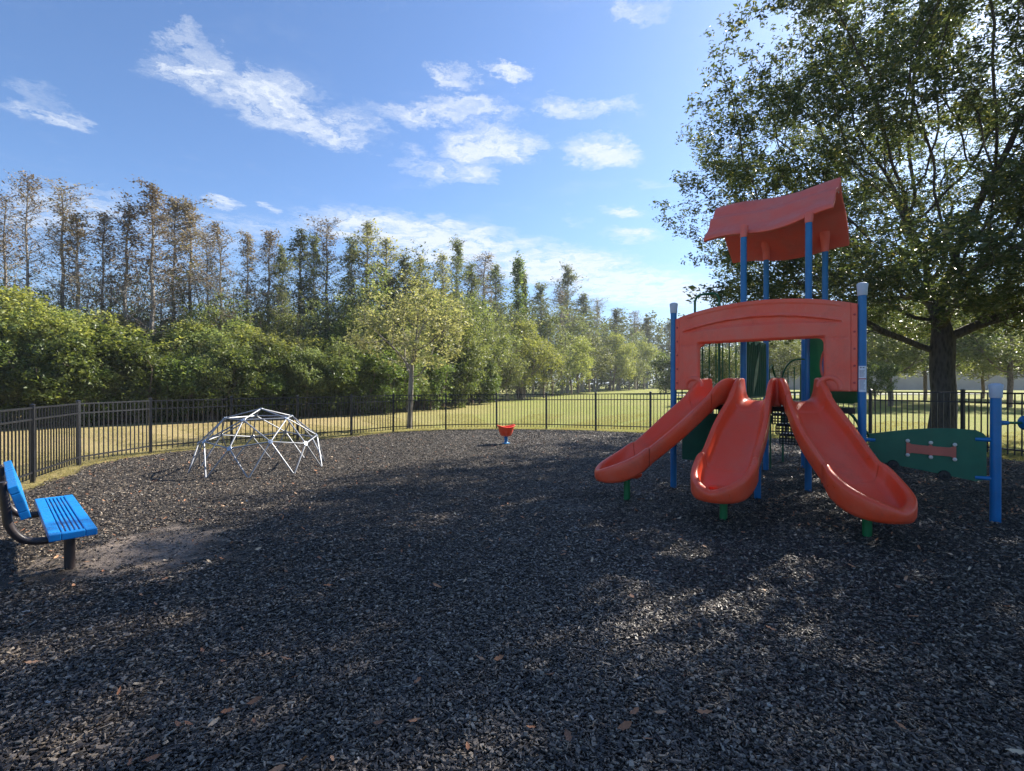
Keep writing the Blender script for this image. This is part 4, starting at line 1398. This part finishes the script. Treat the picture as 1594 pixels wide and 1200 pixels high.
# --- pale young tree in front of the woods by the fence
pt = thing('young_tree', 'young tree with pale yellow-green leaves and thin grey trunk behind the fence', 'tree', (-3.78, 18.55, 0))
att = np.concatenate([ell_points(420, (0, 0, 3.6), (2.25, 2.1, 1.6), 21, .1, 1.1, -.12, 1.8), ell_points(14, (.1, 0, 5.2), (.8, .7, .7), 22, 0, 1, -.5)])
tn = [(0, 0, -.2)] + [(.01 * i, 0, .25 * i) for i in range(1, 8)]
P, par = colonise(att, tn, [-1] + list(range(len(tn) - 1)), .16, 1.6, .22, 60, (0, 0, .22), 2)
rad, ch = radii(P, par, .006, .095)
V, F = wood(P, par, rad, 8, .1)
add_obj('trunk', mesh_np('young_trunk', V, F, M['palebark'], True), pt)
tipn = np.where(ch <= 3)[0]
C = rosettes(P[tipn], 9500, .12, .05, 5, 9, .8)
V, F, rn = leaves(C, .095, 6, .3, .5)
add_obj('crown', mesh_np('young_crown', V, F, M['paleleaf'], False, {'rnd': rn}), pt)

# --- variants shared by the woods
def broad_variant(seed, H, Rw, leafm, barkm, nat=150, nleaf=14000, size=.13, base=.12, nlobe=24):
    """bushy tree of height 1 unit = H metres, origin on the ground"""
    hh = H * (1 - base) / 2
    rg = np.random.default_rng(seed)
    lob = ell_points(nlobe, (0, 0, H * base + hh), (Rw * .82, Rw * .82, hh * .86), seed, .55, .6, -.6, H * base * .3)
    lr = rg.uniform(.32, .62, len(lob)) * Rw * .52
    att = np.concatenate([lob, ell_points(nat, (0, 0, H * base + hh), (Rw, Rw, hh), seed, .2, 1.0, -.1, H * base * .5)])
    k0 = max(2, int(H * base / .35))
    tn = [(0, 0, -.3)] + [(random.uniform(-.05, .05), random.uniform(-.05, .05), .3 * i) for i in range(1, k0 + 2)]
    P, par = colonise(att, tn, [-1] + list(range(len(tn) - 1)), .32, 5, .55, 50, (0, 0, .1), seed)
    rad, ch = radii(P, par, .010, .05 + H * .010)
    wv, wf = wood(P, par, rad, 6)
    nl = int(nleaf * .8 / 6); w_ = lr ** 2 / (lr ** 2).sum(); li = rg.choice(len(lob), nl, p=w_)
    q = rg.normal(size=(nl, 3)); q[:, 2] += .35; q /= np.linalg.norm(q, axis=1)[:, None]
    T = lob[li] + q * (lr[li] * rg.uniform(.72, 1.12, nl))[:, None] * np.array([1, 1, .8])
    tipn = np.where(ch <= 3)[0]
    T = np.concatenate([T, P[tipn][rg.integers(0, len(tipn), int(nleaf * .2 / 6))] + rg.normal(size=(int(nleaf * .2 / 6), 3)) * .2])
    C = np.repeat(T, 6, 0) + rg.normal(size=(len(T) * 6, 3)) * size * .62
    C[:, 2] = np.maximum(C[:, 2], .05)
    V, F, rn = leaves(C, size, seed + 1, .6, .5)
    return mesh_np('shrub_stem', wv, wf, barkm, True), mesh_np('shrub_crown', V, F, leafm, False, {'rnd': rn}), H


def cypress_variant(seed, H, Rw, leafm, nb=85, per=60, size=.13, start=.28, topdense=1.0, lean=.02, drop=.0, column=False):
    rg = random.Random(seed); nr = np.random.default_rng(seed)
    mb = MB(); n_ = 14
    tp = [(lean * H * (i / n_) ** 2 * math.sin(seed) + .04 * math.sin(i * 1.9 + seed), .04 * math.cos(i * 1.3 + seed), -.3 + (H + .3) * i / n_) for i in range(n_ + 1)]
    mb.tube(tp, [.14 * (1 - .93 * i / n_) + .012 for i in range(n_ + 1)], 6)
    tips = []
    for b in range(nb):
        f = start + (1 - start) * ((b + rg.random()) / nb) ** .85
        i = f * n_; k = min(int(i), n_ - 1); p = Vector(tp[k]).lerp(Vector(tp[k + 1]), i - k)
        g = (f - start) / (1 - start)
        L_ = Rw * (.28 + .72 * min(1, (1 - g) * 1.15 + .04) ** .8) * rg.uniform(.35, 1.1) * (1 + .35 * math.sin(g * 17 + seed + b * .01))
        if column: L_ = Rw * (1 - g ** 2) * rg.uniform(.5, 1.1) + .1
        a = rg.uniform(0, 6.283); up_ = rg.uniform(.25, .75) if not column else .1
        d = Vector((math.cos(a), math.sin(a), up_)); q1 = p + d * L_ * .55; q2 = q1 + Vector((math.cos(a + rg.uniform(-.5, .5)), math.sin(a + rg.uniform(-.5, .5)), up_ * .6)) * L_ * .45
        mb.tube([p, q1, q2], [.016, .010, .005], 3, cap=False)
        segs_ = [q1, q2]
        for t in range(5):
            s_ = p.lerp(q1, rg.uniform(.4, 1)) if t else q1
            e = s_ + Vector((rg.uniform(-1, 1), rg.uniform(-1, 1), rg.uniform(-.1, .9))) * L_ * .38
            mb.tube([s_, e], [.008, .004], 3, cap=False); segs_.append(e)
        keep = rg.random() < (min(1, .06 + 1.1 * topdense * g ** 1.6) if topdense > 0 else .46)
        for e in segs_:
            if keep or rg.random() < .12: tips.append(tuple(e)); tips.append(tuple(p.lerp(e, .7)))
    T = np.array(tips); T = T + nr.normal(size=T.shape) * (.10 if not column else .16)
    C = np.repeat(T, max(2, per // 8), 0); C = C + nr.normal(size=C.shape) * size * .75
    C[:, 2] -= drop * nr.random(len(C))
    V, F, rn = leaves(C, size, seed, .1, .45, .35, drop * 2)
    me = bpy.data.meshes.new('cypress_stem'); me.from_pydata(mb.v, [], mb.f); me.update()
    return me, mesh_np('cypress_crown', V, F, leafm, False, {'rnd': rn}), H


CY = {}
for kind, ml, kw, bk_ in (('rust', 'rust', dict(topdense=1.0, drop=.10, size=.115, per=30), 'greybark'), ('grey', 'rust', dict(topdense=.55, size=.11, per=26), 'greybark'),
                          ('green', 'needle', dict(topdense=0, size=.13, per=56), 'greybark'), ('vine', 'darkleaf', dict(topdense=0, size=.17, per=60, column=True, start=.1), 'brownbark'),
                          ('pale', 'paleleaf', dict(topdense=0, size=.13, per=44), 'palebark')):
    CY[kind] = []
    for k in range(3 if kind not in ('vine', 'pale') else 1):
        sm, cm, H = cypress_variant(60 + k * 7 + len(CY) * 3, 12.0, {'vine': .75}.get(kind, 2.35), M[ml], nb={'vine': 120}.get(kind, 125), **kw)
        sm.materials.append(M[bk_]); CY[kind].append((sm, cm, H))
BR = {}
for kind, args in {'dark': dict(leafm='darkleaf', H=4.0, Rw=2.2, nleaf=15000, size=.145, base=.04, nlobe=26),
                   'lime': dict(leafm='limeleaf', H=6.0, Rw=2.8, nleaf=17000, size=.125, base=.08, nlobe=34),
                   'mid': dict(leafm='midleaf', H=6.0, Rw=2.6, nleaf=17000, size=.125, base=.08, nlobe=34),
                   'airy': dict(leafm='midleaf', H=6.0, Rw=2.0, nleaf=6500, size=.125, base=.15, nat=380, nlobe=50),
                   'twig': dict(leafm='farleaf', H=7.0, Rw=2.3, nleaf=3200, size=.11, base=.12, nat=420, nlobe=60)}.items():
    BR[kind] = []
    for k in range(3 if kind in ('dark', 'mid') else 2):
        a_ = dict(args); lm = M[a_.pop('leafm')]
        BR[kind].append(broad_variant(100 + 13 * k + len(BR) * 5, leafm=lm, barkm=M['greybark' if kind == 'twig' else 'brownbark'], **a_))

EDGE_X = [-400, 0, 120, 234, 350, 450, 578, 698, 771, 844, 917, 1058, 1200]
EDGE_Z = [13.5, 17.3, 18.5, 20.2, 21.6, 23.5, 25.9, 31.6, 43.2, 51.8, 72, 108, 120]


def edge_z(px): return float(np.interp(px, EDGE_X, EDGE_Z))


ORD = ['leftmost', 'second', 'third', 'fourth', 'fifth', 'sixth', 'seventh', 'eighth', 'ninth', 'tenth', 'eleventh', 'twelfth', 'thirteenth', 'fourteenth', 'fifteenth',
       'sixteenth', 'seventeenth', 'eighteenth', 'nineteenth', 'twentieth', 'twenty-first', 'twenty-second', 'twenty-third', 'twenty-fourth', 'twenty-fifth', 'twenty-sixth', 'twenty-seventh', 'twenty-eighth', 'twenty-ninth', 'thirtieth']


def ordinal(i, n_):
    if i == n_ - 1: return 'rightmost such'
    return 'leftmost such' if i == 0 else ORD[i] + ' from left'


def place(name, var, X, Y, H, label, cat, group, sxy=1.0, two='trunk'):
    sm, cm, H0 = var
    s = H / H0
    t = thing(name, label, cat, (X, Y, float(g_smooth(X, Y)) - .02), random.uniform(0, 6.28), group)
    a = add_obj(two, sm, t); b = add_obj('crown', cm, t)
    for o in (a, b): o.scale = (s * sxy, s * sxy, s)
    return t


TALL = [(-60, 300, 'grey'), (8, 312, 'grey'), (42, 276, 'grey'), (98, 292, 'grey'), (122, 335, 'rust'), (158, 333, 'rust'), (192, 320, 'rust'), (237, 292, 'rust'), (268, 310, 'rust'),
        (297, 315, 'rust'), (325, 368, 'grey'), (347, 350, 'grey'), (385, 366, 'rust'), (416, 362, 'rust'), (440, 390, 'green'), (465, 360, 'green'), (488, 372, 'green'), (509, 348, 'grey'),
        (548, 375, 'green'), (572, 347, 'pale'), (600, 372, 'pale'), (632, 400, 'green'), (655, 400, 'pale'), (690, 396, 'pale'), (715, 378, 'green'), (735, 415, 'green'), (752, 400, 'grey'), (778, 414, 'green'),
        (802, 401, 'vine'), (823, 424, 'vine'), (846, 445, 'green'), (866, 452, 'grey'), (884, 420, 'green'), (908, 462, 'green'), (930, 472, 'grey'), (957, 487, 'green'), (984, 492, 'grey'), (1010, 500, 'green'), (1036, 505, 'green')]
LOOK = {'rust': 'thin cypress with rusty brown clumps near the top', 'grey': 'tall thin cypress with sparse grey branches', 'green': 'tall narrow cypress with thin green foliage',
        'vine': 'slim dark column of a trunk smothered in vines', 'pale': 'tall tree with pale yellow-green airy foliage'}
cnt = {}
tot_ = {k: sum(1 for t in TALL if t[2] == k) for k in LOOK}
rd = random.Random(5)
for (px, ytop, kind) in TALL:
    Z = edge_z(px) * (1.06 + .05 * rd.random()) + rd.uniform(2.5, 5.5)
    X = (px - 797) / 785 * Z; H = EYE + (597 - ytop) * Z / 785 * 1.0
    px += rd.uniform(-9, 9) * (px > 690); X = (px - 797) / 785 * Z
    i = cnt.get(kind, 0); cnt[kind] = i + 1
    lab = LOOK[kind] + ', ' + ordinal(i, tot_[kind])
    place('cypress_tree' if kind != 'pale' else 'tall_tree', CY[kind][i % len(CY[kind])], X, Z, H, lab, 'tree', 'tall trees rising above the woods', rd.uniform(.75, 1.25) if px < 690 else rd.uniform(.9, 1.7) * (.6 if kind == 'vine' else 1))

UNDER = []
rd = random.Random(9)
for px, yt, kind, dz in [(-70, 450, 'mid', 2.5), (0, 442, 'lime', 3), (55, 452, 'mid', 3), (105, 468, 'lime', 2.5), (150, 485, 'mid', 2.5), (200, 498, 'dark', 2.6), (245, 478, 'mid', 3.4), (300, 468, 'lime', 3.2),
                         (345, 476, 'mid', 2.8), (395, 486, 'lime', 3), (440, 492, 'mid', 3.2), (490, 505, 'lime', 2.8), (535, 512, 'dark', 3), (585, 470, 'mid', 4), (625, 430, 'mid', 5), (668, 440, 'lime', 5), (705, 470, 'mid', 4),
                         (735, 492, 'mid', 4), (772, 505, 'mid', 3), (815, 505, 'lime', 3), (845, 520, 'mid', 3), (880, 520, 'lime', 3), (915, 522, 'mid', 3), (945, 530, 'lime', 3), (975, 540, 'mid', 2), (1000, 535, 'lime', 4),
                         (1033, 548, 'dark', -38), (1075, 548, 'mid', 2), (1110, 540, 'mid', -40), (1150, 548, 'dark', -45)]:
    UNDER.append((px + rd.uniform(-10, 10), yt + rd.uniform(0, 62) * (px < 560) + rd.uniform(-8, 12), kind, dz))
LOOKU = {'mid': 'mid green bushy tree at the edge of the woods', 'lime': 'sunlit yellow-green bushy tree at the woods edge', 'dark': 'dense dark green bushy tree at the woods edge'}
cnt = {}; tot_ = {k: sum(1 for t in UNDER if t[2] == k) for k in LOOKU}
for (px, yt, kind, dz) in UNDER:
    Z = edge_z(px) + dz; X = (px - 797) / 785 * Z; H = EYE + (597 - yt) * Z / 785
    i = cnt.get(kind, 0); cnt[kind] = i + 1
    v = BR[kind][i % len(BR[kind])]
    s = H / v[2]
    place('bushy_tree', v, X, Z, H, LOOKU[kind] + ', ' + ordinal(i, tot_[kind]), 'tree', 'bushy trees along the edge of the woods', min(1.5, max(.7, 1.15 if s < 1.1 else .95)))
# bare twiggy trees between
TW = [(25, 400), (75, 430), (135, 415), (180, 400), (215, 405), (260, 395), (310, 400), (365, 410), (400, 420), (430, 430), (520, 420), (560, 430), (650, 375), (700, 430), (740, 440), (770, 450), (830, 465), (925, 500), (965, 510)]
for i, (px, yt) in enumerate(TW):
    Z = edge_z(px) * 1.05 + 5 + rd.random() * 3; X = (px - 797) / 785 * Z; H = EYE + (597 - yt) * Z / 785
    place('bare_tree', BR['twig'][i % 2], X, Z, H, 'nearly bare fine-branched grey tree inside the woods, ' + ordinal(i, len(TW)), 'tree', 'bare trees inside the woods', .8)
EDGE_AIRY = [(-20, 520), (70, 512), (140, 535), (215, 522), (275, 540), (335, 515), (402, 530), (470, 538), (530, 525), (600, 540), (660, 548), (720, 530), (790, 545)]
AIRY = [(15, 462), (48, 500), (88, 455), (128, 498), (165, 470), (208, 480), (238, 505), (285, 492), (318, 455), (362, 470), (408, 462), (455, 478), (500, 470), (548, 450), (598, 420), (648, 415), (690, 450), (728, 455), (765, 470), (810, 480), (860, 480), (900, 495), (950, 508), (992, 515)]
for i, (px, yt) in enumerate(AIRY):
    Z = edge_z(px) * 1.03 + 3 + rd.random() * 2.5; X = (px - 797) / 785 * Z; H = EYE + (597 - yt) * Z / 785
    place('airy_tree', BR['airy'][i % 2], X, Z, H, 'loose grey-green sapling with see-through crown, ' + ordinal(i, len(AIRY)), 'tree', 'loose saplings in the woods', rd.uniform(.7, 1.0))
for i, (px, yt) in enumerate(EDGE_AIRY):
    Z = edge_z(px) + .9 + rd.random() * .8; X = (px - 797) / 785 * Z; H = EYE + (597 - yt) * Z / 785
    place('sapling', BR['airy'][(i + 1) % 2] if i % 3 else BR['twig'][i % 2], X, Z, H, 'thin straggly sapling leaning out over the grass before the woods, ' + ordinal(i, len(EDGE_AIRY)), 'sapling', 'straggly saplings at the woods edge', rd.uniform(.8, 1.1))
# low dark shrubs along the woods' edge
SH_ = [(px, 545 + 16 * math.sin(px * .05) + rd.uniform(-14, 14)) for px in range(-90, 760, 38)]
for i, (px, yt) in enumerate(SH_):
    Z = edge_z(px) + 1.1; X = (px - 797) / 785 * Z; H = EYE + (597 - yt) * Z / 785
    H = min(H, 3.6)
    place('shrub', BR['dark'][i % 3] if i % 4 != 3 else BR['mid'][i % 3], X, Z, H, 'low leafy shrub at the front of the woods, ' + ordinal(i, len(SH_)), 'shrub', 'low shrubs at the front of the woods', .95)

# distant woods: one mass behind
rd = random.Random(3)
Vs, Fs, Rn, base = [], [], [], 0
cen = []
for px in list(range(-260, 1660, 22)):
    for row in range(2):
        Z = edge_z(min(px, 1100)) * 1.12 + 9 + 8 * row + rd.uniform(-1.5, 1.5)
        if px > 1040: Z = 118 + row * 8
        yt = np.interp(px, [-200, 0, 300, 500, 700, 900, 1040, 1200, 1700], [485, 490, 500, 495, 462, 484, 508, 520, 520]) + rd.uniform(-16, 12)
        H = EYE + (597 - yt) * Z / 785
        X = (px - 797) / 785 * Z; Rw = max(1.3, 20 / 785 * Z)
        cen.append((X, Z, H, Rw))
for (X, Y, H, Rw) in cen:
    k = 900
    q = rng.normal(size=(k, 3)); q /= np.linalg.norm(q, axis=1)[:, None]; q *= rng.uniform(.75, 1.05, k)[:, None]
    C = np.array([X, Y, H * .5]) + q * np.array([Rw, Rw, H * .52]) + rng.normal(size=(k, 3)) * .25
    sz = max(.22, Y * .0055)
    V, F, rn = leaves(C[C[:, 2] > 0], sz, int(rng.integers(1e6)), .5, .55)
    Vs.append(V); Fs.append(F + base); Rn.append(rn); base += len(V)
tag(add_obj('distant_woods', mesh_np('distant_woods', np.concatenate(Vs), np.concatenate(Fs), M['farleaf'], False, {'rnd': np.concatenate(Rn)})), 'far-off mass of woods behind the tree line', 'woods', kind='stuff')

# trees of the field on the right
FB = {k: [broad_variant(300 + j * 9 + len(k), leafm=M[m_], barkm=M['brownbark'], H=7.0, Rw=3.2, nleaf=17000, size=.15, base=.27, nlobe=38) for j in range(2)] for k, m_ in (('dark', 'darkleaf'), ('mid', 'midleaf'), ('lime', 'limeleaf'))}
FIELD = [(1385, 31, 462, 'mid', 'tall green tree behind the right post of the orange panel', 1.25), (1468, 36, 440, 'dark', 'dark tree directly behind the big oak trunk', 1.0), (1572, 30, 450, 'mid', 'green tree above the short blue post at the right', 1.2), (1330, 44, 470, 'lime', 'sunlit tree between the blue tower posts and the oak', 1.2), (1362, 26, 556, 'dark', 'small dark tree seen between the playset and the big oak', .9), (1215, 40, 520, 'mid', 'tree seen through the window of the orange panel', 1.1),
         (1120, 33, 535, 'dark', 'dark tree behind the left of the orange panel', 1.0), (1290, 48, 512, 'mid', 'green tree behind the right of the orange panel', 1.0),
         (1440, 42, 500, 'lime', 'sunlit tree standing behind the big oak trunk', 1.2), (1530, 46, 515, 'lime', 'sunlit tree by the pale wall to the right of the oak trunk', 1.2),
         (1600, 40, 500, 'mid', 'green tree at the far right beyond the oak', 1.2), (1690, 42, 500, 'mid', 'green tree beyond the right edge of the fence', 1.2), (1250, 70, 530, 'lime', 'far sunlit tree beyond the field behind the playset', 1.1)]
for i, (px, Z, yt, kind, lab, sxy) in enumerate(FIELD):
    X = (px - 797) / 785 * Z; H = EYE + (597 - yt) * Z / 785 - .3
    att_v = FB[kind][i % 2]
    t = place('field_tree', att_v, X, Z, H, lab, 'tree', 'trees standing in the field', sxy)

# ------------------------------------------------------------------ wall beyond the field
wl = thing('boundary_wall', 'long plain tan wall beyond the field at the right', 'wall', (62, 84, 0))
mb = MB(); wz = float(g_smooth(70, 84)) - .1
wp = [(40, 92), (62, 88), (90, 84), (125, 82)]
for i in range(3):
    a, b = Vector((*wp[i], 0)), Vector((*wp[i + 1], 0)); d = b - a
    c = (a + b) / 2 - Vector((62, 84, 0)); an = math.atan2(d.y, d.x)
    MB().box((c.x, c.y, wz + 1.45), (d.length, .25, 2.9), Matrix.Rotation(an, 3, 'Z')).obj('wall_panel', M['wall'], wl, smooth=False)
    MB().box((c.x, c.y, wz + 2.93), (d.length + .05, .36, .10), Matrix.Rotation(an, 3, 'Z')).obj('coping', M['wall'], wl, smooth=False)
for (x, y) in wp:
    MB().box((x - 62, y - 84, wz + 1.55), (.6, .6, 3.15)).obj('pillar', M['wall'], wl, smooth=False)

# ------------------------------------------------------------------ haze in the air
hm = bpy.data.materials.new('haze'); hm.use_nodes = True
ht = hm.node_tree; ht.nodes.clear()
ho = ht.nodes.new('ShaderNodeOutputMaterial'); hv = ht.nodes.new('ShaderNodeVolumePrincipled')
hv.inputs['Color'].default_value = (.80, .88, 1.0, 1); hv.inputs['Density'].default_value = 0.0005; hv.inputs['Anisotropy'].default_value = .3
ht.links.new(hv.outputs[0], ho.inputs['Volume'])
hz = MB().box((0, 320, 13.5), (900, 790, 31)).obj('haze', hm, None, smooth=False)
tag(hz, 'thin pale haze hanging in the air over the field', 'haze', kind='stuff')
